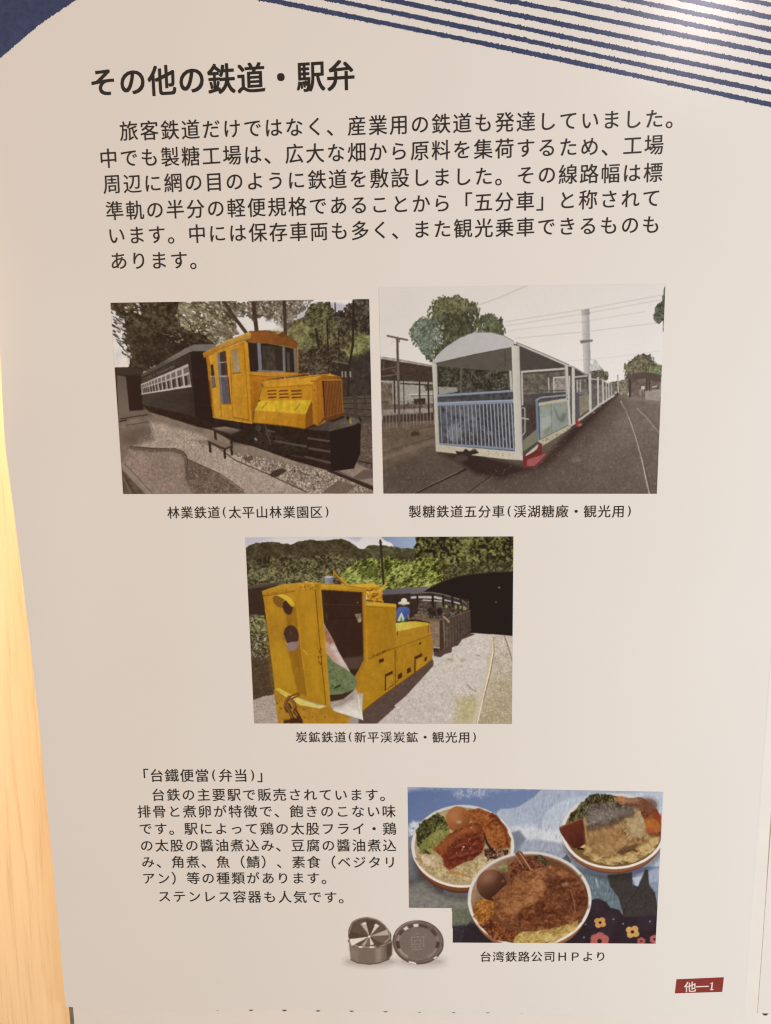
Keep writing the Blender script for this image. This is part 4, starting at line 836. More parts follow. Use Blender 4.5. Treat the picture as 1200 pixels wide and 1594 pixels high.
# ------------------------------------------------------------------ picture: yellow mine locomotive
def print_mine():
    p = Print([(382, 836.6), (799, 835), (796.6, 1126.6), (396, 1126)], (150, 140, 128))
    p.view(370, 820, .375)
    p.poly([(0, 20), (1200, 20), (1200, 300), (0, 300)], ('g', (600, 40), (206, 198, 196), (600, 120), (222, 213, 206)))
    p.poly([(20, 30), (150, 35), (100, 70), (20, 90)], (186, 182, 190), soft=7); p.poly([(585, 30), (760, 30), (760, 120), (640, 90), (615, 62)], ('g', (600, 50), (126, 140, 168), (740, 90), (150, 164, 186)), rag=4, rs=8, soft=1.5); p.poly([(440, 36), (520, 38), (500, 56), (470, 52)], (168, 168, 182), soft=4, rag=3); p.foliage([(600, 60), (630, 60), (640, 80), (610, 84)], (214, 206, 202), (222, 214, 208), (228, 220, 212), 6, 3, 3)
    p.part('mountain')
    p.foliage([(515, 92), (545, 80), (600, 76), (660, 84), (740, 92), (760, 200), (515, 200)], (58, 54, 38), (82, 78, 54), (108, 104, 72), 9, 5, 2, contrast=.7)
    p.part('mountain')
    p.foliage([(20, 88), (60, 72), (110, 62), (175, 66), (222, 76), (255, 62), (300, 54), (335, 56), (360, 60), (400, 50), (436, 50), (470, 66), (505, 88), (540, 100), (570, 130), (570, 270), (20, 270)], (56, 48, 36), (76, 67, 48), (102, 92, 66), 12, 7, 2, contrast=.6)
    p.foliage([(20, 140), (150, 120), (300, 130), (420, 110), (540, 150), (560, 260), (20, 260)], (48, 42, 30), (92, 84, 58), (132, 126, 86), 11, 9, 8, a=.85, contrast=1.3)
    p.foliage([(30, 180), (130, 170), (330, 165), (430, 180), (460, 240), (40, 250)], (54, 48, 32), (104, 98, 66), (152, 146, 100), 9, 11, 8, a=.85, contrast=1.45)
    p.dabs([(30, 130), (520, 120), (520, 250), (40, 250)], 420, [(70, 60, 44), (118, 110, 78), (136, 130, 92), (56, 48, 36)], (1.0, 2.6), 13, .1, .7, 1.5, .5)
    p.part('wood')
    p.foliage([(735, 20), (1160, 20), (1160, 200), (980, 205), (830, 250), (780, 200), (735, 150)], (38, 34, 20), (84, 82, 44), (140, 140, 78), 17, 15, 4, contrast=1.5)
    p.foliage([(840, 180), (900, 150), (1140, 140), (1140, 195), (960, 210), (860, 225)], (44, 37, 27), (72, 65, 44), (116, 110, 82), 7, 17, 5, a=.85)
    p.dabs([(740, 40), (1140, 40), (1140, 180), (900, 210), (760, 140)], 380, [(118, 116, 64), (138, 136, 78), (58, 52, 32), (46, 40, 26), (100, 96, 54)], (1.0, 3.0), 19, .1, .8, 1.6, .55)
    p.part('bamboo_thicket')
    p.foliage([(425, 245), (430, 200), (445, 172), (500, 140), (540, 128), (590, 138), (640, 122), (700, 150), (760, 140), (830, 138), (850, 175), (838, 232), (790, 255), (600, 265), (430, 260)], (56, 58, 20), (124, 134, 56), (182, 188, 98), 10, 21, 5, rs=4, contrast=1.5, kw=dict(rot=-.5, ax=1.6))
    p.dabs([(430, 200), (540, 130), (830, 140), (840, 230), (600, 262), (440, 250)], 520, [(150, 158, 74), (172, 178, 90), (66, 68, 28), (96, 104, 44), (132, 142, 62)], (1.2, 3.4), 23, -.5, .7, 2.6, .65)
    p.foliage([(500, 170), (580, 165), (580, 215), (520, 210)], (48, 48, 24), (80, 84, 38), (120, 126, 58), 7, 25, 5, a=.6)
    p.part('utility_pole'); p.line([(592, 57), (599, 140), (606, 245)], 9, (52, 42, 36), tex=(.1, 4, 3)); p.line([(596, 70), (650, 130)], 1.6, (88, 82, 70), a=.7); p.line([(596, 84), (640, 135)], 1.6, (88, 82, 70), a=.6); p.line([(586, 66), (600, 64)], 3, (64, 54, 46))
    # left wall and hedge
    p.part('wall'); p.poly([(20, 254), (110, 236), (170, 232), (170, 400), (20, 400)], (58, 44, 37), tex=(.08, 6, 4)); p.line([(30, 252), (110, 240), (190, 228)], 7, (86, 76, 66)); p.line([(30, 258), (180, 238)], 2, (128, 118, 106), a=.7)
    p.part('hedge'); p.foliage([(20, 372), (60, 364), (112, 366), (140, 500), (165, 720), (20, 750)], (56, 43, 33), (86, 74, 54), (138, 132, 92), 7, 27, 3, contrast=1.1)
    p.poly([(30, 540), (150, 520), (170, 700), (50, 740)], (84, 64, 50), soft=8, a=.85, tex=(.2, 5, 29)); p.dabs([(45, 372), (110, 370), (118, 430), (50, 440)], 80, [(150, 150, 96), (172, 170, 118), (96, 96, 54)], (1.0, 2.6), 31, .4, 1, 1.6, .8); p.dabs([(45, 430), (122, 420), (135, 540), (55, 560)], 60, [(196, 188, 160), (150, 140, 110), (62, 48, 38)], (.8, 2.2), 33, .4, 1, 1.6, .8)
    # gravel
    p.part('gravel')
    p.poly([(20, 730), (160, 690), (240, 840), (20, 840)], (166, 150, 138), rag=3, rs=6, tex=(.12, 3, 35)); p.speckle([(60, 735), (170, 700), (200, 815), (66, 815)], [(120, 102, 92), (196, 182, 170)], 1.7, 140, .3)
    p.part('ground')
    p.poly([(955, 440), (1160, 450), (1160, 840), (480, 840), (520, 790), (800, 560), (815, 520)], ('g', (1000, 460), (172, 163, 154), (800, 800), (166, 156, 149)), tex=(.07, 5, 36))
    p.poly([(1050, 450), (1160, 450), (1160, 830), (985, 830), (1020, 690)], ('g', (1080, 470), (166, 155, 143), (1050, 800), (146, 132, 108)), soft=1.2, tex=(.12, 5, 37))
    p.poly([(905, 715), (1000, 690), (985, 830), (895, 830)], (150, 140, 100), soft=5, rag=5, a=.8, tex=(.15, 4, 38)); p.poly([(1080, 640), (1160, 620), (1160, 830), (1000, 830)], (144, 130, 102), soft=9, a=.6, tex=(.15, 4, 39)); p.ell(880, 550, 14, 5, (128, 120, 92), soft=2, a=.7); p.ell(935, 552, 10, 5, (132, 122, 98), soft=2, a=.6); p.line([(952, 655), (972, 675), (990, 684)], 3, (104, 90, 76)); p.line([(990, 532), (1010, 538)], 4, (112, 98, 86), a=.8)
    p.speckle([(830, 520), (1030, 450), (1010, 640), (900, 815), (590, 815), (640, 720)], [(140, 128, 120), (190, 181, 172)], 1.7, 150, .36); p.speckle([(1050, 460), (1140, 455), (1136, 815), (990, 815)], [(122, 108, 92), (182, 170, 152)], 1.9, 155, .3)
    p.line([(1058, 450), (1054, 520), (1034, 620), (1004, 740), (974, 830)], 15, (170, 156, 136), soft=1); p.line([(1062, 452), (1059, 524), (1040, 624), (1012, 740), (990, 830)], 4, (204, 190, 168)); p.line([(1062, 455), (1064, 520), (1048, 610), (1020, 720)], 4, (104, 90, 76), a=.8); p.line([(1106, 452), (1122, 495), (1140, 560)], 5, (120, 106, 94)); p.line([(1112, 452), (1142, 530)], 3, (186, 174, 160), a=.8)
    p.poly([(500, 830), (505, 765), (600, 680), (760, 560), (800, 540), (812, 556), (814, 574), (700, 700), (650, 742), (655, 748), (580, 815)], (76, 60, 55), soft=.8, tex=(.08, 5, 41)); p.poly([(812, 524), (960, 440), (985, 446), (930, 468), (915, 492), (890, 500), (888, 520), (860, 528), (840, 542), (815, 536)], (70, 56, 51), soft=.8)
    # tunnel and its sheds
    p.part('tunnel'); p.poly([(765, 272), (800, 250), (850, 226), (900, 208), (960, 196), (1060, 187), (1160, 184), (1160, 454), (1060, 446), (960, 440), (900, 380), (780, 330)], (36, 24, 23), tex=(.08, 6, 42)); p.line([(800, 252), (850, 228), (900, 210), (960, 198), (1060, 189), (1150, 186)], 5, (58, 46, 42)); p.ell(1085, 252, 6, 3, (112, 100, 92)); p.ell(1072, 312, 2.4, 3, (130, 118, 108))
    p.part('shed'); p.poly([(600, 280), (770, 270), (960, 300), (965, 440), (830, 520), (700, 420), (600, 400)], (52, 41, 37), tex=(.2, 5, 43)); p.poly([(598, 264), (690, 252), (800, 248), (770, 270), (690, 278), (602, 284)], ('g', (620, 260), (96, 88, 94), (780, 260), (112, 104, 108)))
    for i in range(20): p.line([(612 + i * 9, 264 - i * .9), (606 + i * 9, 282 - i * .6)], 1.6, (72, 62, 66), soft=.35, a=.8)
    p.line([(600, 284), (690, 279), (770, 271)], 3, (60, 49, 46))
    # mine cars
    p.part('mine_car')
    p.foliage([(740, 300), (960, 310), (958, 380), (745, 380)], (46, 35, 31), (72, 60, 53), (120, 108, 96), 7, 45, 1, contrast=.9)
    p.poly([(720, 282), (850, 284), (950, 320), (958, 340), (850, 306), (722, 300)], (72, 60, 56)); p.line([(720, 276), (800, 272), (850, 280), (930, 304), (952, 322)], 5, (116, 106, 104)); 
    for a, b in (((722, 293), (740, 292)), ((748, 291), (802, 293)), ((816, 292), (850, 298)), ((770, 304), (802, 306)), ((816, 306), (846, 309)), ((856, 303), (884, 309)), ((898, 312), (925, 320))): p.line([a, b], 9 if a[1] < 300 else 5, (196, 186, 180), soft=.4)
    for x in (745, 809, 852, 890, 925): p.line([(x, 285), (x + 2, 330)], 8, (46, 36, 33))
    for x, y in ((866, 330), (905, 332), (925, 334), (938, 336), (945, 340)): p.ell(x, y, 5, 8, (150, 156, 92), a=.85)
    for x in (880, 915, 932): p.line([(x, 322), (x + 1, 378)], 4, (60, 48, 43))
    for x, y, c in ((792, 330, (84, 68, 60)), (835, 326, (104, 88, 78)), (800, 350, (56, 44, 40)), (838, 350, (50, 38, 36)), (870, 352, (92, 76, 68))): p.ell(x, y, 12, 16, c, soft=1, tex=(.15, 3, 3))
    p.poly([(720, 378), (850, 382), (965, 345), (968, 432), (838, 520), (806, 512), (795, 395)], ('g', (790, 440), (128, 104, 82), (900, 420), (84, 70, 60)), tex=(.12, 5, 46)); p.poly([(795, 395), (838, 388), (840, 516), (812, 514)], (140, 116, 94), tex=(.2, 4, 47, dict(ay=.4))); p.poly([(838, 386), (850, 384), (856, 505), (838, 520)], (70, 55, 47))
    for i in range(9):
        x = 862 + i * 12; p.line([(x, 384 - i * 4), (x + 2, 500 - i * 8)], 2.4, (58, 47, 41), soft=.4, a=.85)
    p.line([(720, 381), (850, 385)], 6, (120, 94, 72)); p.line([(856, 384), (965, 348)], 4, (104, 90, 80)); p.poly([(815, 498), (838, 500), (836, 520), (812, 520)], (64, 50, 43)); p.line([(816, 500), (836, 502)], 5, (188, 172, 152)); p.line([(855, 395), (860, 470)], 3, (160, 146, 132), a=.7); p.line([(855, 374), (870, 386), (876, 394)], 8, (176, 140, 114)); p.dabs([(850, 400), (960, 370), (960, 430), (860, 490)], 30, [(120, 106, 94), (50, 40, 36)], (.7, 2), 49, 1.5, .3, 2.5, .6)
    # person
    p.part('person')
    p.poly([(660, 346), (672, 333), (706, 334), (716, 352), (712, 366), (702, 385), (664, 390), (656, 372)], ('g', (670, 335), (78, 98, 150), (700, 385), (56, 72, 124)), smooth=True, tex=(.08, 4, 50)); p.line([(707, 366), (711, 384)], 6, (150, 110, 84)); p.line([(660, 368), (662, 386)], 4, (110, 80, 64)); p.ell(690, 322, 11, 8, (96, 76, 64)); p.poly([(679, 357), (690, 380), (690, 391), (664, 392)], (180, 192, 152)); p.poly([(679, 372), (685, 390), (672, 391)], (100, 130, 84)); p.line([(664, 390), (679, 357), (690, 380)], 2.4, (206, 206, 186))
    p.ell(690, 316, 24, 7, (206, 196, 172)); p.ell(690, 306, 12, 10, (212, 203, 180)); p.line([(668, 321), (712, 321)], 3, (158, 146, 122), a=.7)
    p.part('utility_box'); p.poly([(725, 372), (790, 368), (795, 380), (725, 382)], (110, 86, 66), tex=(.2, 3, 3)); p.dabs([(720, 360), (790, 355), (790, 376), (722, 378)], 20, [(140, 118, 92), (96, 78, 60), (120, 124, 84)], (1, 2.6), 51, .1, .5, 2.2, .7)
    # ---------------- locomotive
    p.part('mine_locomotive')
    p.poly([(340, 250), (525, 262), (525, 560), (480, 640), (380, 730)], (58, 38, 33), tex=(.06, 8, 52)); p.line([(350, 320), (520, 326)], 3, (74, 52, 46), a=.8); p.line([(350, 380), (500, 378)], 3, (46, 30, 27), a=.8); p.poly([(440, 545), (522, 535), (522, 556), (500, 590), (440, 590)], (84, 64, 54), soft=2); p.poly([(486, 362), (512, 358), (514, 392), (500, 398)], (118, 98, 84), tex=(.4, 2, 5)); p.ell(506, 388, 6, 9, (160, 146, 110)); p.ell(498, 314, 2.4, 2.4, (150, 130, 116))
    p.poly([(520, 556), (600, 520), (660, 498), (800, 440), (809, 470), (808, 548), (780, 572), (690, 636), (612, 692), (560, 730), (516, 768), (500, 700), (480, 640)], ('g', (540, 640), (178, 126, 30), (800, 480), (168, 118, 32)), tex=(.06, 6, 53))
    p.poly([(486, 620), (524, 556), (534, 552), (500, 622), (492, 640)], (162, 116, 38))
    p.poly([(530, 318), (658, 325), (658, 504), (600, 520), (540, 560)], ('g', (540, 400), (172, 120, 28), (650, 420), (166, 116, 30)), tex=(.05, 6, 54)); p.poly([(528, 316), (560, 312), (656, 320), (658, 332), (600, 330), (532, 326)], (206, 156, 46)); p.line([(532, 330), (600, 334)], 3, (130, 86, 28), a=.7)
    p.poly([(658, 428), (795, 404), (803, 444), (658, 502)], ('g', (670, 450), (172, 122, 32), (790, 430), (178, 128, 38)), tex=(.05, 6, 55)); p.poly([(657, 400), (690, 394), (740, 392), (790, 398), (797, 406), (730, 420), (664, 434)], ('g', (670, 400), (206, 184, 74), (780, 405), (200, 164, 44)), tex=(.04, 4, 56)); p.line([(662, 434), (662, 448)], 5, (104, 66, 22)); p.line([(790, 408), (792, 440)], 3, (112, 72, 24)); p.line([(657, 400), (660, 436)], 2.4, (224, 204, 110))
    for a, b in (((540, 548), (658, 500)), ((658, 502), (800, 448))): p.line([a, b], 2.6, (120, 80, 26), a=.8)
    p.dabs([(540, 540), (656, 494), (656, 506), (545, 552)], 26, [(110, 70, 24), (92, 56, 20)], (.6, 1.6), 57, -.4, .8, 1.6, .85); p.line([(653, 508), (654, 660)], 3, (104, 66, 22)); p.line([(655, 510), (662, 560)], 3, (124, 82, 26), a=.7)
    for q in ([(586, 552), (606, 544), (606, 558), (588, 566)], [(664, 614), (682, 604), (682, 624), (665, 634)], [(702, 590), (718, 582), (718, 602), (703, 610)], [(752, 482), (761, 478), (761, 487), (753, 490)], [(776, 544), (786, 537), (784, 554), (776, 560)]): p.poly(q, (70, 40, 20))
    for x, y in ((614, 612), (736, 540)):
        p.poly([(x, y), (x + 28, y - 16), (x + 30, y - 2), (x + 4, y + 10)], (78, 44, 24)); p.line([(x, y), (x - 1, y + 66)], 5, (76, 42, 22)); p.poly([(x + 4, y + 10), (x + 30, y - 2), (x + 32, y + 36), (x + 4, y + 62)], (180, 130, 38), tex=(.06, 4, 3)); p.line([(x + 4, y + 62), (x + 34, y + 40)], 2.4, (96, 60, 24))
    p.line([(516, 768), (560, 732), (612, 693), (690, 638), (780, 574), (808, 550)], 4, (112, 74, 30), a=.8); p.dabs([(500, 620), (620, 560), (700, 600), (560, 720)], 22, [(136, 92, 28), (120, 78, 24)], (.5, 1.4), 59, 1, 1, 1.8, .7)
    # machinery on the roof
    p.line([(400, 188), (412, 206), (460, 242)], 9, (206, 140, 34)); p.line([(404, 200), (440, 236)], 5, (150, 92, 30)); p.line([(396, 205), (402, 188), (412, 200)], 5, (186, 116, 34)); p.poly([(360, 210), (376, 204), (394, 208), (397, 236), (365, 236)], ('g', (362, 220), (146, 144, 156), (396, 220), (110, 108, 122))); p.ell(378, 208, 17, 5, (182, 178, 184))
    p.poly([(462, 240), (500, 236), (560, 234), (588, 244), (600, 262), (602, 300), (606, 316), (540, 312), (528, 262)], (190, 130, 34), rag=1.5, rs=4, tex=(.25, 4, 60)); p.poly([(465, 240), (560, 234), (588, 246), (560, 250), (500, 252)], (212, 164, 54)); p.line([(590, 262), (618, 232)], 7, (206, 150, 44)); p.line([(572, 282), (602, 256)], 6, (214, 160, 50)); p.dabs([(532, 262), (600, 262), (604, 310), (536, 306)], 40, [(228, 184, 80), (128, 80, 28), (96, 56, 24), (204, 146, 40)], (1, 3), 61, .3, .9, 2, .85); p.line([(536, 306), (606, 312)], 5, (84, 50, 26), a=.8); p.line([(568, 310), (574, 290), (590, 288), (602, 312)], 4, (206, 150, 46))
    # cab frame
    p.poly([(515, 260), (532, 262), (541, 556), (522, 552)], ('g', (516, 400), (164, 112, 30), (540, 400), (188, 132, 34))); p.line([(518, 265), (524, 548)], 3, (120, 78, 28), a=.7); p.poly([(332, 232), (420, 238), (530, 254), (532, 272), (440, 266), (338, 260)], ('g', (400, 240), (206, 156, 46), (400, 268), (176, 122, 32)), rag=.6, rs=4, tex=(.05, 4, 62)); p.line([(338, 236), (420, 240), (528, 256)], 2, (110, 70, 28), a=.7); p.line([(342, 262), (516, 272)], 2.4, (110, 72, 28), a=.8)
    # bags in the cab
    p.part('sack'); p.poly([(352, 402), (368, 420), (400, 478), (420, 520), (468, 606), (440, 600), (362, 540)], (190, 168, 160), smooth=True, tex=(.14, 6, 63)); p.poly([(352, 404), (372, 428), (402, 482), (384, 488), (358, 470)], (150, 104, 84), soft=2, tex=(.2, 4, 64)); p.poly([(360, 500), (380, 490), (400, 530), (420, 570), (380, 550)], (176, 120, 96), soft=2.5, a=.5); p.line([(392, 482), (440, 590)], 5, (206, 180, 176), a=.6)
    p.poly([(362, 530), (400, 560), (470, 606), (494, 640), (482, 676), (430, 694), (378, 698)], (104, 114, 78), smooth=True, tex=(.16, 6, 65)); p.dabs([(375, 560), (480, 630), (470, 680), (385, 690)], 40, [(84, 96, 62), (124, 132, 94), (70, 80, 50)], (1, 2.6), 67, .4, 1, 1.6, .6); p.line([(404, 668), (424, 658)], 8, (52, 52, 36)); p.ell(432, 602, 9, 9, (90, 100, 62)); p.ell(432, 602, 5, 5, (114, 122, 84)); p.poly([(380, 698), (430, 694), (486, 676), (478, 692), (440, 715), (382, 726)], (60, 42, 34))
    p.part('sack'); p.poly([(384, 742), (400, 730), (440, 715), (490, 672), (498, 690), (521, 690), (516, 760), (521, 802), (470, 786), (400, 765)], ('g', (480, 690), (172, 158, 146), (470, 770), (212, 202, 190)), tex=(.1, 6, 68)); p.poly([(384, 740), (440, 712), (482, 690), (480, 715), (430, 745), (392, 752)], (136, 120, 108), soft=2.5, a=.7); p.line([(500, 700), (505, 750), (518, 800)], 3, (232, 222, 210), a=.8)
    p.part('mine_locomotive')
    # front
    p.poly([(104, 276), (160, 262), (250, 250), (334, 238), (345, 300), (382, 745), (320, 730), (240, 700), (154, 670), (130, 470)], ('g', (110, 400), (186, 132, 34), (340, 500), (172, 120, 28)), tex=(.05, 8, 69))
    p.poly([(120, 400), (210, 380), (225, 470), (140, 520)], (168, 116, 34), soft=9, a=.6); p.poly([(140, 500), (230, 480), (280, 690), (160, 665)], (194, 142, 34), soft=12, a=.7); p.poly([(260, 270), (330, 262), (350, 500), (285, 480)], (190, 136, 34), soft=10, a=.6); p.poly([(285, 500), (340, 500), (370, 730), (300, 700)], (190, 140, 32), soft=8, a=.6)
    p.poly([(196, 330), (240, 330), (250, 420), (262, 500), (292, 704), (250, 690), (226, 600), (206, 430)], (150, 100, 28), soft=1.4, a=.85); p.line([(248, 340), (262, 500), (290, 700)], 3, (206, 154, 48), a=.7)
    p.poly([(100, 266), (180, 240), (320, 226), (336, 236), (332, 252), (240, 262), (106, 287)], ('g', (200, 245), (196, 142, 42), (200, 275), (178, 126, 32)), rag=.8, rs=4, tex=(.07, 4, 70)); p.dabs([(240, 250), (325, 228), (325, 256), (290, 264)], 30, [(118, 76, 26), (150, 100, 34), (212, 160, 60)], (.7, 2), 71, .2, 1, 1.6, .8); p.line([(106, 287), (180, 276), (240, 266)], 2.6, (128, 86, 28)); p.line([(280, 228), (322, 236)], 6, (214, 162, 52), tex=(.3, 2, 3))
    p.poly([(318, 240), (345, 236), (352, 330), (384, 735), (366, 742), (345, 560)], ('g', (320, 400), (172, 118, 28), (360, 400), (186, 132, 32)), tex=(.05, 5, 72)); p.line([(322, 262), (336, 430), (366, 738)], 2.8, (104, 66, 22)); p.line([(344, 262), (384, 725)], 2.2, (206, 152, 50), a=.7); p.dabs([(328, 500), (345, 500), (350, 580), (335, 560)], 12, [(92, 56, 20)], (.7, 2), 73, 1.2, .5, 2, .9); p.line([(272, 510), (290, 530)], 4, (216, 172, 80), a=.7)
    p.poly([(145, 296), (160, 284), (185, 288), (192, 330), (172, 334), (152, 318)], (132, 88, 36), smooth=True); p.ell(208, 334, 21, 32, (72, 46, 40), rot=-.08, tex=(.06, 4, 3)); p.poly([(160, 284), (180, 280), (205, 284), (226, 302), (236, 322), (232, 332), (220, 326), (196, 302), (175, 290)], ('g', (170, 284), (212, 184, 62), (230, 325), (214, 172, 44))); p.line([(222, 328), (234, 330)], 5, (190, 140, 50)); p.line([(188, 340), (196, 358), (210, 366)], 2.4, (206, 158, 60), a=.6)
    p.ell(222, 450, 31, 42, (72, 48, 43), rot=-.12, tex=(.06, 4, 3)); p.poly([(200, 490), (215, 480), (240, 476), (254, 476), (250, 498), (232, 514), (212, 512)], (142, 118, 114), smooth=True); p.line([(192, 450), (200, 478), (206, 490)], 2.6, (216, 168, 66), a=.7); p.poly([(206, 512), (236, 514), (246, 505), (260, 580), (230, 590)], (146, 98, 28), soft=2, a=.6)
    # bumper
    p.poly([(150, 678), (165, 668), (240, 700), (330, 740), (384, 742), (400, 765), (470, 788), (450, 830), (170, 830), (160, 760)], ('g', (170, 760), (178, 126, 38), (400, 790), (176, 122, 36)), tex=(.1, 6, 74)); p.poly([(154, 672), (170, 668), (240, 706), (330, 738), (372, 744), (340, 754), (260, 740), (190, 700)], ('g', (160, 675), (212, 180, 66), (330, 745), (222, 200, 112)), tex=(.05, 4, 3)); p.line([(150, 680), (190, 704), (260, 742), (340, 756)], 2, (160, 110, 34), a=.7); p.dabs([(160, 720), (300, 760), (380, 790), (180, 800)], 30, [(136, 88, 30), (108, 66, 26)], (.7, 2), 75, .8, 1, 1.6, .7)
    rnd = random.Random(31)
    for _ in range(90):
        x, y = rnd.choice([(rnd.uniform(120, 370), rnd.uniform(300, 730)), (rnd.uniform(540, 655), rnd.uniform(330, 500)), (rnd.uniform(540, 800), rnd.uniform(500, 640))])
        if x > 700 and y > 560: continue
        p.line([(x, y), (x + rnd.uniform(-1, 3), y + rnd.uniform(5, 30))], rnd.uniform(1.2, 4), rnd.choice([(120, 78, 24), (132, 90, 30), (214, 166, 66)]), soft=.9, a=rnd.uniform(.10, .3))
    p.dabs([(104, 278), (330, 240), (330, 250), (108, 292)], 24, [(104, 66, 24), (84, 52, 22)], (.5, 1.4), 82, .1, .6, 2, .7); p.dabs([(604, 690), (806, 545), (808, 530), (600, 672)], 30, [(96, 60, 24), (112, 74, 28)], (.5, 1.6), 83, -.6, .6, 2, .7)
    p.part('chain')
    p.line([(206, 712), (226, 700), (252, 690), (256, 698), (236, 708), (212, 718)], 7, (112, 72, 34), tex=(.2, 3, 4))
    for pts, w, c in (([(214, 706), (202, 722), (198, 744), (204, 766)], 13, (96, 60, 32)), ([(220, 716), (232, 728), (240, 748), (238, 772)], 14, (110, 70, 36)), ([(206, 750), (218, 770), (228, 792), (226, 812)], 14, (84, 52, 30)), ([(238, 764), (250, 784), (262, 808)], 16, (74, 46, 30)), ([(212, 735), (222, 752)], 8, (60, 38, 26))):
        p.line(pts, w, c, soft=.8, tex=(.2, 3, 5)); p.line([(x - 2, y - 1) for x, y in pts[:-1]], w * .3, (162, 112, 62), soft=.7, a=.75)
    p.poly([(190, 800), (260, 790), (270, 815), (190, 818)], (66, 42, 30), soft=2, rag=2, rs=4)
    p.wear('mine_locomotive', 0.07, 12, 5, (0.96, 0.97, 0.95), 0.97, 0.6, 1.5); p.wear('mine_locomotive', 0.025, 3, 8)
    for q in ('mountain', 'wood', 'bamboo_thicket', 'hedge'): p.wear(q, 0.22, 2.0, 11, (0.93, 0.92, 0.88), 0.88, 1.5, .8, .3)
    p.wear('ground', 0.09, 2.2, 13, (1.14, 1.13, 1.11)); p.wear('mine_car', 0.14, 3, 15, (0.92, 0.92, 0.92))
    p.finish('printed_photo', poster, (219, 207, 195), 'printed photo of a battered yellow mine locomotive beside gravel track')
print_mine()
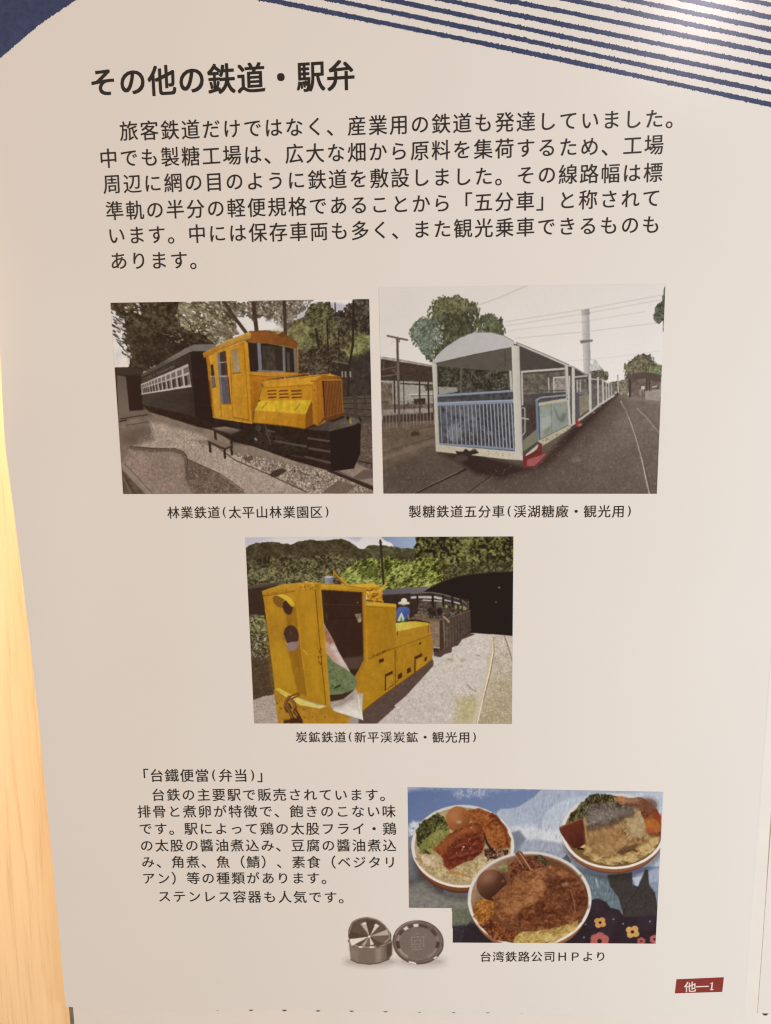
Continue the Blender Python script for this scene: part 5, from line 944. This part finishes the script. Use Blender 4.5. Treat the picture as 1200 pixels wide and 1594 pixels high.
# ------------------------------------------------------------------ picture: three lunch bowls on a painted landscape
def print_lunch():
    p = Print([(634.6, 1225), (1032, 1232.6), (1020.2, 1468.6), (637.4, 1466.6)], (92, 104, 140))
    p.view(520, 1200, .45)
    p.poly([(240, 40), (1150, 40), (1150, 620), (240, 620)], ('g', (300, 60), (92, 110, 150), (420, 260), (110, 124, 158)))
    p.foliage([(260, 50), (700, 52), (700, 62), (540, 74), (440, 66), (270, 66)], (120, 134, 168), (146, 156, 184), (170, 176, 196), 10, 3, 4, a=.7, soft=3)
    p.foliage([(410, 75), (470, 58), (520, 66), (545, 90), (500, 92), (460, 88), (430, 92)], (108, 122, 158), (140, 150, 178), (182, 184, 198), 8, 5, 5, a=.8, soft=3); p.poly([(252, 50), (290, 52), (262, 66), (250, 74)], (190, 190, 200), soft=4, a=.8)
    p.foliage([(252, 190), (270, 176), (296, 172), (330, 190), (320, 250), (252, 240)], (130, 142, 168), (168, 174, 192), (206, 204, 208), 8, 7, 3, soft=2)
    streak = dict(rot=.12, ax=.35, ay=2.6)
    p.part('cloud')
    p.poly([(540, 170), (575, 130), (605, 130), (640, 122), (690, 90), (720, 60), (780, 62), (1140, 62), (1140, 330), (560, 340)], (140, 154, 186), soft=1, tex=(.10, 3, 9, streak)); p.poly([(540, 178), (560, 140), (600, 132), (625, 150), (680, 150), (690, 190), (620, 215)], (150, 164, 196), soft=2, a=.6, tex=(.1, 3, 10, streak))
    p.poly([(716, 190), (735, 140), (770, 110), (820, 95), (860, 85), (1140, 70), (1140, 330), (716, 330)], (158, 170, 196), soft=1.4, tex=(.10, 3, 11, streak)); p.poly([(580, 200), (640, 190), (700, 190), (730, 200), (790, 205), (800, 260), (600, 250)], (188, 190, 204), soft=4, rag=4, a=.85, tex=(.08, 3, 12, streak))
    p.dabs([(560, 130), (720, 80), (860, 90), (800, 300), (640, 260)], 150, [(112, 126, 162), (122, 134, 166), (178, 186, 204)], (1.4, 3.6), 13, 1.7, .2, 4, .5)
    p.part('mountain')
    p.poly([(252, 235), (290, 210), (330, 250), (380, 420), (380, 480), (252, 480)], ('g', (260, 250), (118, 120, 132), (320, 400), (92, 90, 92)), soft=1.4, tex=(.08, 5, 14)); p.poly([(255, 390), (310, 360), (360, 420), (420, 420), (480, 440), (480, 560), (380, 560), (252, 490)], (122, 118, 108), soft=2, tex=(.14, 2.4, 15, dict(ax=2))); p.poly([(255, 380), (300, 360), (320, 372), (262, 400)], (74, 72, 76), soft=4, a=.7)
    p.poly([(600, 215), (640, 205), (665, 235), (650, 290), (610, 290)], (112, 118, 132), soft=2, tex=(.08, 3, 3, streak)); p.poly([(625, 290), (660, 240), (700, 235), (790, 250), (860, 330), (870, 390), (780, 380), (640, 310)], (148, 152, 168), soft=3, tex=(.10, 3, 16, streak)); p.dabs([(640, 290), (690, 240), (790, 250), (850, 340), (760, 330)], 70, [(176, 180, 192), (118, 124, 144)], (1.4, 3.2), 17, 1.7, .2, 4, .5)
    p.poly([(400, 480), (480, 470), (500, 540), (400, 545)], (104, 104, 84), soft=2, tex=(.2, 2.2, 18)); p.poly([(400, 536), (470, 530), (520, 540), (560, 610), (400, 610)], (52, 46, 54), soft=2, tex=(.1, 4, 19)); p.dabs([(405, 525), (470, 525), (470, 560), (405, 545)], 26, [(96, 98, 88), (74, 74, 74)], (1, 2.6), 20, 1.6, .2, 3, .6)
    p.poly([(470, 520), (490, 530), (560, 610), (440, 610), (450, 550)], (44, 36, 46), soft=1.5, a=.8)
    p.part('rock')
    p.poly([(785, 305), (805, 288), (820, 310), (815, 330)], (88, 98, 114)); p.poly([(840, 330), (870, 350), (960, 370), (985, 440), (1002, 500), (990, 500), (960, 470), (860, 470), (820, 370)], (104, 120, 132), soft=1, tex=(.22, 3, 21, dict(rot=.2, ax=.4, ay=2.4)))
    p.dabs([(860, 370), (960, 375), (980, 460), (890, 455), (850, 400)], 60, [(74, 90, 104), (138, 152, 160)], (1.4, 3.8), 22, 1.4, .4, 4, .6); p.ell(1000, 490, 8, 14, (146, 152, 164), soft=1); p.line([(905, 372), (912, 400)], 6, (176, 184, 192), a=.7)
    p.poly([(1030, 360), (1060, 352), (1140, 330), (1140, 470), (1100, 440), (1085, 380)], (160, 166, 188), soft=1.4); p.poly([(1080, 390), (1140, 380), (1140, 470), (1100, 440)], (138, 142, 168), soft=2); p.poly([(1030, 368), (1064, 362), (1050, 398), (1040, 394)], (186, 190, 200))
    p.poly([(945, 360), (1030, 350), (1032, 392), (1052, 400), (1060, 380), (1076, 340), (1086, 342), (1090, 395), (1110, 420), (1118, 470), (1118, 620), (960, 620), (1000, 500), (985, 440), (955, 400)], (66, 58, 58), soft=.8, tex=(.10, 3, 23)); p.line([(1060, 395), (1020, 450), (1000, 490)], 3, (46, 38, 40), a=.8); p.line([(1078, 390), (1078, 460)], 2, (54, 46, 48), a=.7)
    p.part('flower_bed')
    p.poly([(760, 610), (860, 480), (885, 448), (910, 440), (940, 452), (955, 472), (985, 480), (1005, 505), (1118, 500), (1118, 620), (760, 620)], (52, 42, 50), soft=1, tex=(.10, 5, 24))
    for x, y, rr in ((910, 470, 26), (960, 510, 26), (1080, 520, 30), (940, 560, 20)): p.ell(x, y, rr, rr, (62, 52, 60), soft=4, a=.6)
    for x, y in ((966, 512), (1000, 528), (864, 575), (1092, 520), (870, 530)): p.ell(x, y, 3, 3, (150, 142, 148))
    for x, y, r_, c in ((920, 524, 21, (196, 142, 80)), (1032, 556, 24, (200, 150, 84)), (918, 588, 32, (172, 92, 84)), (1062, 588, 14, (160, 84, 78)), (1108, 582, 16, (172, 92, 84))):
        p.part('flower'); n = 4 if c[1] > 120 else 6
        for i in range(n): p.ell(x + r_ * .55 * math.cos(i * 6.283 / n + .6), y + r_ * .5 * math.sin(i * 6.283 / n + .6), r_ * .52, r_ * .46, c, tex=(.1, 3, i + 3))
        p.ell(x, y, r_ * .25, r_ * .24, (48, 34, 36))
    def bowl(cx, cy, rx, ry, depth, body, inner):
        p.ell(cx + 2, cy + depth * 1.15, rx * .97, ry * .99, (40, 34, 36), soft=4, a=.35)
        p.part('lunch_bowl')
        p.ell(cx, cy + depth * .55, rx * .95, ry * .98, (body[0] * .78, body[1] * .76, body[2] * .76)); p.ell(cx, cy + depth * .3, rx * .97, ry, body, tex=(.05, 6, 3))
        p.ell(cx, cy, rx, ry, ('g', (cx, cy - ry), (206, 198, 191), (cx, cy + ry), (232, 223, 213))); p.ell(cx, cy + 1, rx - 11, ry - 9, inner, tex=(.12, 6, 9)); p.line([(cx + (rx - 13) * math.cos(t * .1), cy + 1 + (ry - 11) * math.sin(t * .1)) for t in range(34, 60)], 5, (150, 128, 108), soft=1.5, a=.7)
    # left bowl
    bowl(445, 260, 178, 143, 40, (118, 68, 46), (172, 152, 114))
    p.part('rice'); p.foliage([(280, 300), (330, 295), (400, 310), (500, 300), (560, 290), (600, 300), (560, 350), (500, 378), (420, 388), (340, 360), (295, 325)], (150, 136, 98), (178, 166, 128), (206, 196, 168), 8, 25, 2, contrast=.9); p.foliage([(292, 290), (340, 285), (360, 330), (320, 335)], (176, 156, 136), (202, 186, 172), (216, 204, 192), 9, 27, 3, a=.9); p.line([(392, 350), (430, 354), (456, 362)], 8, (184, 126, 62), soft=1); p.dabs([(300, 320), (400, 370), (560, 320), (560, 300), (420, 340)], 60, [(140, 130, 84), (204, 196, 166), (166, 152, 112)], (.8, 2), 29, .2, 1, 1.5, .6)
    p.part('meat'); p.foliage([(520, 270), (560, 265), (608, 270), (600, 296), (560, 305), (530, 310)], (52, 32, 28), (96, 66, 52), (178, 150, 110), 6, 31, 3)
    p.foliage([(455, 140), (500, 128), (560, 150), (595, 190), (610, 240), (606, 268), (575, 270), (545, 262), (520, 220), (500, 185), (460, 170)], (84, 42, 22), (150, 86, 42), (184, 116, 62), 11, 33, 2, contrast=.7); p.line([(560, 160), (590, 200), (600, 250)], 9, (96, 46, 28), soft=2, a=.7); p.line([(505, 195), (530, 250), (550, 280)], 10, (52, 30, 26), soft=1.2, a=.9); p.line([(475, 150), (530, 160)], 10, (188, 122, 68), soft=3, a=.5)
    p.part('broccoli'); p.foliage([(284, 205), (300, 180), (330, 158), (360, 146), (384, 160), (392, 190), (398, 220), (378, 240), (350, 260), (330, 292), (300, 280), (286, 250)], (40, 42, 26), (78, 80, 42), (124, 126, 66), 7, 35, 3, contrast=1.2); p.foliage([(300, 240), (340, 210), (365, 180), (385, 195), (400, 215), (370, 250), (340, 290), (312, 270), (296, 288)], (104, 106, 46), (142, 142, 66), (170, 168, 92), 7, 37, 3, a=.85); p.dabs([(290, 190), (360, 150), (388, 175), (330, 200), (295, 225)], 70, [(44, 46, 30), (58, 58, 36), (94, 94, 52)], (1, 2.6), 39, .3, 1, 1.4, .75); p.dabs([(300, 230), (370, 190), (360, 250), (320, 280)], 26, [(58, 60, 30), (168, 168, 92)], (.8, 2), 40, 1, 1, 2, .6)
    p.part('egg'); p.ell(428, 166, 42, 44, ('g', (410, 150), (176, 110, 62), (460, 200), (140, 76, 40)), rot=.3); p.ell(416, 156, 20, 18, (190, 126, 78), soft=6, a=.7); p.ell(432, 176, 8, 5, (218, 176, 136), soft=2, a=.8)
    p.part('meat'); p.foliage([(342, 270), (370, 240), (420, 205), (470, 180), (500, 178), (516, 205), (522, 250), (512, 282), (480, 305), (430, 325), (400, 342), (380, 330), (374, 300)], (78, 34, 24), (124, 58, 36), (168, 96, 62), 9, 41, 2, contrast=.8); p.poly([(345, 268), (400, 222), (470, 184), (500, 182), (512, 205), (450, 222), (400, 260), (378, 292)], (154, 86, 44), soft=5, a=.65, tex=(.12, 4, 42)); p.poly([(378, 300), (440, 240), (515, 225), (515, 280), (430, 322), (400, 340), (380, 325)], (108, 46, 32), soft=5, a=.6, tex=(.2, 5, 43)); p.dabs([(390, 260), (500, 190), (510, 270), (400, 320)], 44, [(184, 116, 84), (72, 30, 22), (150, 78, 54)], (.8, 2.6), 44, -.5, .5, 2.6, .6); p.dabs([(420, 240), (480, 220), (480, 280), (420, 290)], 8, [(220, 176, 146)], (.6, 1.4), 45, -.5, .6, 2, .85)
    for x, y, L in ((420, 262, 30), (440, 292, 22), (476, 284, 20), (468, 236, 34), (404, 300, 26)): p.line([(x, y), (x + L, y - L * .38)], 8, (156, 88, 62), soft=2, a=.6); p.line([(x + 2, y + 8), (x + L, y + 8 - L * .38)], 6, (74, 28, 20), soft=2, a=.7)
    p.poly([(350, 266), (420, 212), (478, 186), (490, 192), (430, 226), (370, 276)], (172, 106, 62), soft=4, a=.5); p.ell(448, 262, 4, 3, (226, 190, 160), soft=.6); p.ell(474, 196, 3, 2.4, (214, 170, 136), soft=.6)
    p.part('broccoli')
    for a_, b_, w_ in (((356, 252), (372, 186), 16), ((330, 262), (344, 214), 13), ((306, 282), (318, 240), 16), ((376, 240), (390, 206), 11)): p.line([a_, ((a_[0] + b_[0]) / 2 - 4, (a_[1] + b_[1]) / 2), b_], w_ * .8, (144, 148, 76), soft=3, a=.5)
    p.dabs([(286, 205), (300, 180), (360, 146), (390, 178), (396, 214), (350, 206), (318, 232), (290, 262)], 90, [(52, 54, 32), (74, 78, 42), (100, 104, 58), (40, 42, 26)], (1.2, 2.8), 141, .3, 1.2, 1.4, .75); p.dabs([(300, 235), (390, 200), (370, 255), (312, 285)], 26, [(78, 84, 40), (164, 166, 92)], (.8, 2.0), 142, 1.2, .8, 2, .6)
    # right bowl
    bowl(966, 208, 180, 131, 34, (138, 86, 58), (120, 88, 52))
    p.part('noodle'); p.foliage([(852, 250), (900, 270), (1000, 290), (1080, 240), (1128, 230), (1110, 270), (1040, 315), (960, 325), (890, 310), (856, 280)], (104, 76, 42), (164, 136, 82), (204, 182, 124), 12, 47, 2, contrast=1.0, kw=dict(rot=.2, ax=2)); p.dabs([(870, 270), (1090, 250), (1060, 300), (940, 320)], 60, [(206, 188, 128), (180, 158, 96), (96, 68, 40)], (1.4, 4), 49, -.15, .4, 3, .7)
    p.part('greens'); p.foliage([(812, 180), (815, 150), (840, 130), (862, 100), (900, 78), (960, 82), (985, 100), (975, 130), (920, 150), (860, 180), (840, 190)], (38, 34, 24), (70, 64, 42), (116, 108, 72), 6, 51, 3, contrast=1.1, kw=dict(rot=1.4, ax=1.8)); p.dabs([(830, 140), (900, 85), (980, 100), (900, 150)], 70, [(34, 30, 22), (104, 98, 62), (62, 56, 38)], (1.2, 3.4), 53, 1.4, .4, 3, .75)
    p.part('meat'); p.foliage([(1000, 100), (1060, 90), (1100, 110), (1130, 160), (1128, 230), (1080, 215), (1065, 150), (1020, 130)], (84, 44, 30), (128, 74, 48), (172, 112, 76), 9, 55, 2, contrast=.7); p.foliage([(968, 92), (1000, 88), (1015, 98), (1004, 115), (975, 122)], (150, 96, 54), (184, 128, 76), (206, 154, 100), 6, 57, 3); p.line([(1010, 102), (1050, 102)], 16, (160, 128, 100), soft=2, a=.8); p.ell(1085, 118, 34, 26, (118, 82, 62), soft=5, a=.8); p.ell(1098, 188, 32, 24, (184, 110, 48), soft=3, tex=(.1, 5, 3)); p.ell(1090, 206, 18, 10, (176, 84, 58), soft=2, a=.8); p.poly([(1100, 140), (1130, 150), (1132, 190), (1110, 165)], (150, 66, 38), soft=2)
    p.part('tofu'); p.poly([(778, 198), (790, 188), (830, 176), (858, 162), (866, 200), (868, 250), (850, 264), (828, 268), (800, 240), (782, 212)], ('g', (790, 190), (104, 52, 38), (850, 250), (76, 34, 30)), tex=(.1, 5, 59)); p.line([(780, 196), (858, 164)], 3, (148, 88, 60), a=.8); p.line([(845, 268), (872, 272)], 8, (44, 24, 22)); p.poly([(850, 264), (868, 254), (872, 266)], (206, 176, 120))
    p.part('fish'); p.foliage([(862, 170), (875, 120), (960, 105), (1050, 130), (1070, 170), (1078, 210), (1104, 238), (1060, 262), (980, 286), (900, 300), (876, 280), (868, 220)], (120, 84, 48), (160, 124, 78), (190, 156, 106), 13, 61, 3, contrast=.7); p.foliage([(864, 160), (880, 118), (960, 105), (1045, 130), (1020, 160), (940, 190), (880, 205)], (66, 54, 46), (98, 88, 78), (142, 130, 116), 9, 63, 6, rs=9, contrast=.8, soft=2.5); p.foliage([(1000, 150), (1055, 140), (1075, 190), (1080, 230), (1020, 230), (1005, 190)], (140, 112, 74), (176, 152, 108), (206, 188, 148), 6, 65, 4, a=.85); p.poly([(975, 150), (1010, 138), (1040, 140), (1036, 160), (990, 168)], (78, 56, 44), soft=1.5, a=.8, rag=2, rs=3); p.poly([(975, 282), (1000, 262), (1060, 250), (1040, 268), (990, 290)], (96, 62, 44), soft=2, a=.8); p.dabs([(880, 180), (1000, 150), (1060, 220), (900, 280)], 80, [(208, 180, 132), (112, 82, 48), (176, 140, 88)], (.9, 2.8), 67, .2, 1, 1.8, .6); p.dabs([(880, 130), (1000, 115), (960, 180), (880, 195)], 30, [(170, 162, 154), (50, 44, 42)], (.7, 2), 68, 0, 1, 1.6, .65); p.line([(1005, 195), (1030, 215), (1010, 228)], 3, (120, 88, 54), a=.8)
    p.part('fish'); p.poly([(868, 165), (884, 140), (960, 126), (1040, 132), (1030, 150), (960, 168), (880, 190)], (150, 142, 132), soft=5, a=.55, tex=(.12, 4, 7)); p.poly([(866, 190), (940, 182), (1000, 160), (1000, 172), (940, 198), (870, 212)], (92, 66, 52), soft=4, a=.6, rag=2, rs=4); p.poly([(870, 210), (990, 180), (1010, 240), (960, 282), (900, 296), (878, 276)], ('g', (900, 200), (156, 116, 70), (980, 270), (176, 136, 86)), soft=7, a=.5, tex=(.16, 5, 8)); p.poly([(1010, 165), (1056, 150), (1072, 190), (1078, 222), (1030, 232)], (190, 166, 122), soft=4, a=.6, tex=(.1, 4, 9)); p.line([(866, 168), (872, 220), (880, 284)], 4, (196, 152, 104), soft=1, a=.8)
    p.part('noodle')
    for q in ([(880, 282), (905, 290), (920, 306), (896, 304)], [(930, 306), (990, 296), (1040, 284), (1046, 294), (990, 312), (940, 320)], [(1050, 270), (1080, 250), (1090, 262), (1062, 284)], [(1086, 240), (1120, 226), (1122, 244), (1098, 262)], [(868, 262), (890, 268), (884, 282), (866, 276)]): p.poly(q, (202, 180, 122), soft=2, smooth=True, a=.8, tex=(.10, 4, 5)); p.line([q[0], q[-1]], 3, (112, 80, 46), soft=1.2, a=.6)
    # front bowl
    bowl(676, 444, 214, 166, 36, (150, 98, 66), ('g', (470, 400), (166, 138, 112), (560, 460), (108, 66, 44)))
    p.part('rice'); p.foliage([(620, 560), (700, 550), (780, 530), (845, 515), (840, 545), (760, 592), (620, 600)], (146, 122, 62), (182, 160, 92), (208, 190, 130), 8, 69, 3, contrast=.9, kw=dict(rot=-.3, ax=1.8))
    p.part('vegetable'); p.poly([(568, 330), (596, 318), (602, 345), (580, 352)], (150, 150, 92), soft=1.4, tex=(.2, 4, 3)); p.foliage([(600, 330), (640, 300), (720, 290), (760, 325), (700, 360), (610, 370)], (74, 38, 28), (118, 66, 46), (150, 92, 62), 7, 71, 3); p.foliage([(690, 296), (710, 288), (750, 320), (738, 335)], (44, 40, 28), (84, 76, 50), (124, 112, 74), 5, 73, 2); p.foliage([(480, 475), (500, 445), (530, 440), (560, 460), (550, 500), (520, 535), (500, 530), (484, 505)], (138, 82, 32), (182, 118, 50), (206, 146, 76), 7, 75, 3, contrast=.9)
    p.foliage([(505, 530), (540, 510), (600, 545), (640, 560), (620, 590), (560, 588), (520, 555)], (72, 36, 26), (124, 68, 40), (176, 108, 62), 7, 77, 3)
    p.part('egg'); p.ell(545, 394, 52, 54, ('g', (520, 355), (132, 86, 62), (570, 430), (64, 36, 30)), rot=-.5, tex=(.04, 5, 3)); p.ell(530, 368, 24, 18, (160, 116, 90), soft=7, a=.7, rot=-.4); p.ell(582, 385, 14, 40, (72, 44, 36), soft=5, a=.6)
    p.part('pork_chop')
    out = [(548, 440), (580, 405), (610, 380), (640, 350), (700, 335), (770, 330), (830, 360), (866, 410), (872, 460), (850, 510), (800, 535), (720, 552), (660, 548), (600, 530), (560, 500)]
    p.foliage(out, (96, 50, 30), (136, 82, 52), (164, 108, 70), 16, 79, 4, contrast=.75)
    p.foliage([(740, 340), (860, 380), (872, 470), (830, 510), (740, 500), (690, 440), (720, 390)], (70, 34, 24), (102, 56, 38), (140, 86, 60), 15, 81, 7, rs=14, a=.8, contrast=.8, soft=3)
    p.foliage([(570, 440), (630, 390), (700, 372), (735, 400), (720, 440), (640, 490), (580, 485)], (128, 76, 42), (162, 106, 64), (186, 134, 86), 12, 83, 7, rs=12, a=.7, contrast=.7, soft=3)
    p.foliage([(640, 470), (720, 450), (800, 490), (790, 535), (700, 548), (640, 530)], (66, 28, 18), (96, 48, 30), (140, 82, 54), 14, 85, 7, rs=12, a=.75, contrast=.8, soft=3)
    rnd = random.Random(8)
    for _ in range(60):          # crumbs: a light crest over a dark crease
        x, y = rnd.uniform(575, 850), rnd.uniform(350, 530); L = rnd.uniform(5, 16); a_ = rnd.uniform(-.9, .5); q = (x + L * math.cos(a_), y + L * math.sin(a_) * .7)
        m_ = ((x + q[0]) / 2 + rnd.uniform(-3, 3), (y + q[1]) / 2 - rnd.uniform(2, 6))
        p.line([(x, y + 3), (m_[0], m_[1] + 4), (q[0], q[1] + 3)], rnd.uniform(3, 6), (72, 32, 20), soft=1.0, a=.55); p.line([(x, y), m_, q], rnd.uniform(3, 7), rnd.choice([(178, 120, 78), (160, 102, 66), (150, 94, 64)]), soft=1.0, a=.55)
    p.ell(798, 392, 12, 7, (168, 116, 94), rot=-.3, soft=1, a=.8); p.line([(818, 415), (830, 450), (834, 490)], 4, (158, 104, 76), a=.8)
    p.line([(600, 430), (640, 440)], 3, (96, 50, 30), a=.5)
    p.part('bone'); p.poly([(624, 286), (640, 274), (652, 282), (684, 344), (672, 338)], (112, 66, 46)); p.line([(640, 280), (682, 342)], 4, (176, 132, 96)); p.line([(627, 290), (655, 335)], 3, (158, 112, 80))
    # the rim passes in front of the chop at the sides
    for q, m, s_, a_ in (('rice', (1.0, .93, .84), .9, .06), ('noodle', (.96, .9, .84), .9, .10), ('meat', (.92, .86, .86), .95, .08), ('pork_chop', (.97, .95, .93), .95, .12), ('fish', (.92, .89, .88), .95, .10), ('lunch_bowl', (.98, .97, .96), .95, .02), ('cloud', (1.06, 1.05, 1.02), .58, .07), ('broccoli', (.95, .92, .92), .9, .12), ('egg', (.92, .9, .9), .95, .05), ('rock', (.92, .94, .92), .8, .12), ('vegetable', (.9, .86, .86), .95, .12), ('mountain', (1, 1, 1), .8, .10), ('flower_bed', (.92, .88, .9), .9, .06)):
        p.wear(q, a_, 4.0 if q != 'pork_chop' else 14, 21, m, s_)
    p.part(); p.finish('printed_photo', poster, (221, 210, 200), 'printed photo of three lunch bowls on a painted landscape, lower left corner cut out',
             drop=lambda X, Y: (X < 703.2 + (Y - 1413) * .03) & (Y > 1412.6))
print_lunch()

# ------------------------------------------------------------------ picture: steel lunch tin and lid
def print_tins():
    W = (219, 206, 195)
    p = Print([(532, 1418), (700, 1418), (700, 1516), (532, 1516)], W, s=1.8)
    p.view(520, 1400, 190 / 1200)
    p.ell(360, 610, 250, 55, (150, 134, 122), soft=5, a=.55); p.ell(860, 610, 220, 50, (150, 134, 122), soft=6, a=.55)
    p.part('lunch_tin')
    p.poly([(148, 440), (568, 400), (570, 540), (540, 585), (440, 625), (390, 633), (340, 636), (270, 630), (220, 618), (185, 600), (165, 580)], ('g', (160, 520), (112, 96, 84), (560, 520), (104, 90, 80)), smooth=False, tex=(.05, 5, 3, dict(ax=.3, ay=4)))
    p.poly([(160, 470), (240, 490), (240, 615), (170, 580)], (128, 111, 98), soft=3, a=.6); p.poly([(400, 470), (470, 460), (470, 610), (410, 625)], (146, 130, 116), soft=3, a=.6); p.poly([(510, 440), (568, 410), (568, 540), (520, 590)], (70, 54, 46), soft=2, a=.85); p.line([(165, 590), (230, 622), (340, 636), (440, 625), (540, 588)], 9, (76, 62, 54), soft=.7)
    p.poly([(135, 400), (160, 385), (560, 390), (570, 420), (480, 460), (360, 478), (240, 470), (150, 435)], (82, 67, 58), tex=(.1, 4, 5)); p.line([(150, 420), (240, 462), (360, 470), (480, 450), (565, 410)], 13, (140, 124, 112), soft=.5); p.ell(262, 466, 22, 8, (214, 202, 190)); p.ell(372, 468, 24, 8, (214, 202, 190))
    C = (350, 362)
    p.poly([(140, 330), (145, 290), (180, 220), (250, 185), (330, 175), (430, 200), (500, 255), (555, 330), (562, 370), (540, 420), (440, 450), (340, 455), (230, 445), (165, 410), (142, 370)], (86, 70, 60), smooth=True, tex=(.06, 6, 6))
    for a0, a1, r_, c, al in ((150, 172, 205, (216, 203, 190), .9), (172, 196, 200, (72, 56, 48), .8), (236, 256, 160, (190, 175, 160), .8), (258, 292, 180, (70, 55, 47), .8), (294, 310, 150, (206, 190, 174), .9), (312, 328, 190, (92, 76, 66), .7), (-24, -4, 190, (176, 160, 145), .85), (0, 30, 200, (104, 88, 77), .8), (36, 60, 150, (78, 62, 54), .8), (64, 86, 95, (214, 200, 187), .9), (90, 112, 100, (112, 96, 84), .7), (116, 132, 120, (176, 160, 146), .8)):
        b0, b1 = math.radians(a0), math.radians(a1); p.poly([C, (C[0] + r_ * math.cos(b0), C[1] + .92 * r_ * math.sin(b0)), (C[0] + r_ * math.cos(b1), C[1] + .92 * r_ * math.sin(b1))], c, soft=.9, a=al)
    p.line([(148, 330), (180, 225), (250, 187), (330, 176), (430, 201), (500, 256), (552, 330)], 9, (134, 118, 106), soft=.6); p.ell(297, 234, 20, 9, (222, 210, 197), a=.9); p.ell(412, 252, 18, 9, (206, 192, 178), a=.9); p.ell(346, 362, 12, 10, (220, 208, 196)); p.line([(540, 330), (548, 380), (500, 420)], 14, (150, 134, 120), soft=1, a=.7)
    p.part('tin_lid')
    p.ell(826, 420, 252, 216, (82, 67, 59), rot=.12); p.ell(826, 416, 238, 202, (104, 88, 78), rot=.12, tex=(.08, 5, 7)); p.ell(822, 420, 222, 188, (92, 77, 68), rot=.12)
    for a0, a1, c in ((160, 185, (66, 51, 44)), (185, 205, (128, 112, 101)), (205, 222, (74, 59, 51)), (228, 240, (204, 190, 178)), (244, 256, (78, 62, 54)), (258, 272, (206, 193, 182)), (274, 300, (72, 57, 50)), (312, 335, (70, 55, 48)), (340, 355, (120, 104, 94)), (0, 20, (64, 50, 43)), (20, 60, (126, 110, 99)), (60, 120, (112, 96, 86)), (120, 158, (138, 122, 110))):
        b0, b1 = math.radians(a0), math.radians(a1); q = []
        for r_ in (1.0, .84): 
            for b in ((b0, (b0 + b1) / 2, b1) if r_ == 1.0 else (b1, (b0 + b1) / 2, b0)): q.append((822 + 214 * r_ * math.cos(b), 420 + 182 * r_ * math.sin(b)))
        p.poly(q, c, soft=.8, a=.9)
    p.ell(822, 422, 180, 152, (106, 91, 82), rot=.1, tex=(.04, 5, 8)); p.line([(740, 612), (800, 628)], 14, (214, 202, 190), soft=.6); p.line([(985, 578), (1005, 565)], 14, (212, 200, 188), soft=.6); p.line([(600, 340), (650, 270), (730, 222), (830, 206)], 6, (146, 130, 118), soft=.6)
    for a, b in (((760, 370), (880, 365)), ((760, 370), (764, 460)), ((880, 365), (880, 460)), ((790, 400), (850, 397)), ((790, 400), (792, 425)), ((850, 397), (850, 425)), ((775, 440), (865, 436)), ((785, 468), (850, 464)), ((800, 335), (840, 333)), ((770, 490), (870, 488))): p.line([a, b], 9, (130, 114, 104), soft=.5, a=.7)
    p.wear('lunch_tin', 0.04, 3, 4, (1.1, 1.1, 1.1)); p.wear('tin_lid', 0.04, 3, 5, (1.12, 1.12, 1.12)); p.finish('printed_photo', poster, W, base=0.984, label='small printed cut-out photo of a round steel lunch tin and its lid', only_touched=True, seed=4)
print_tins()
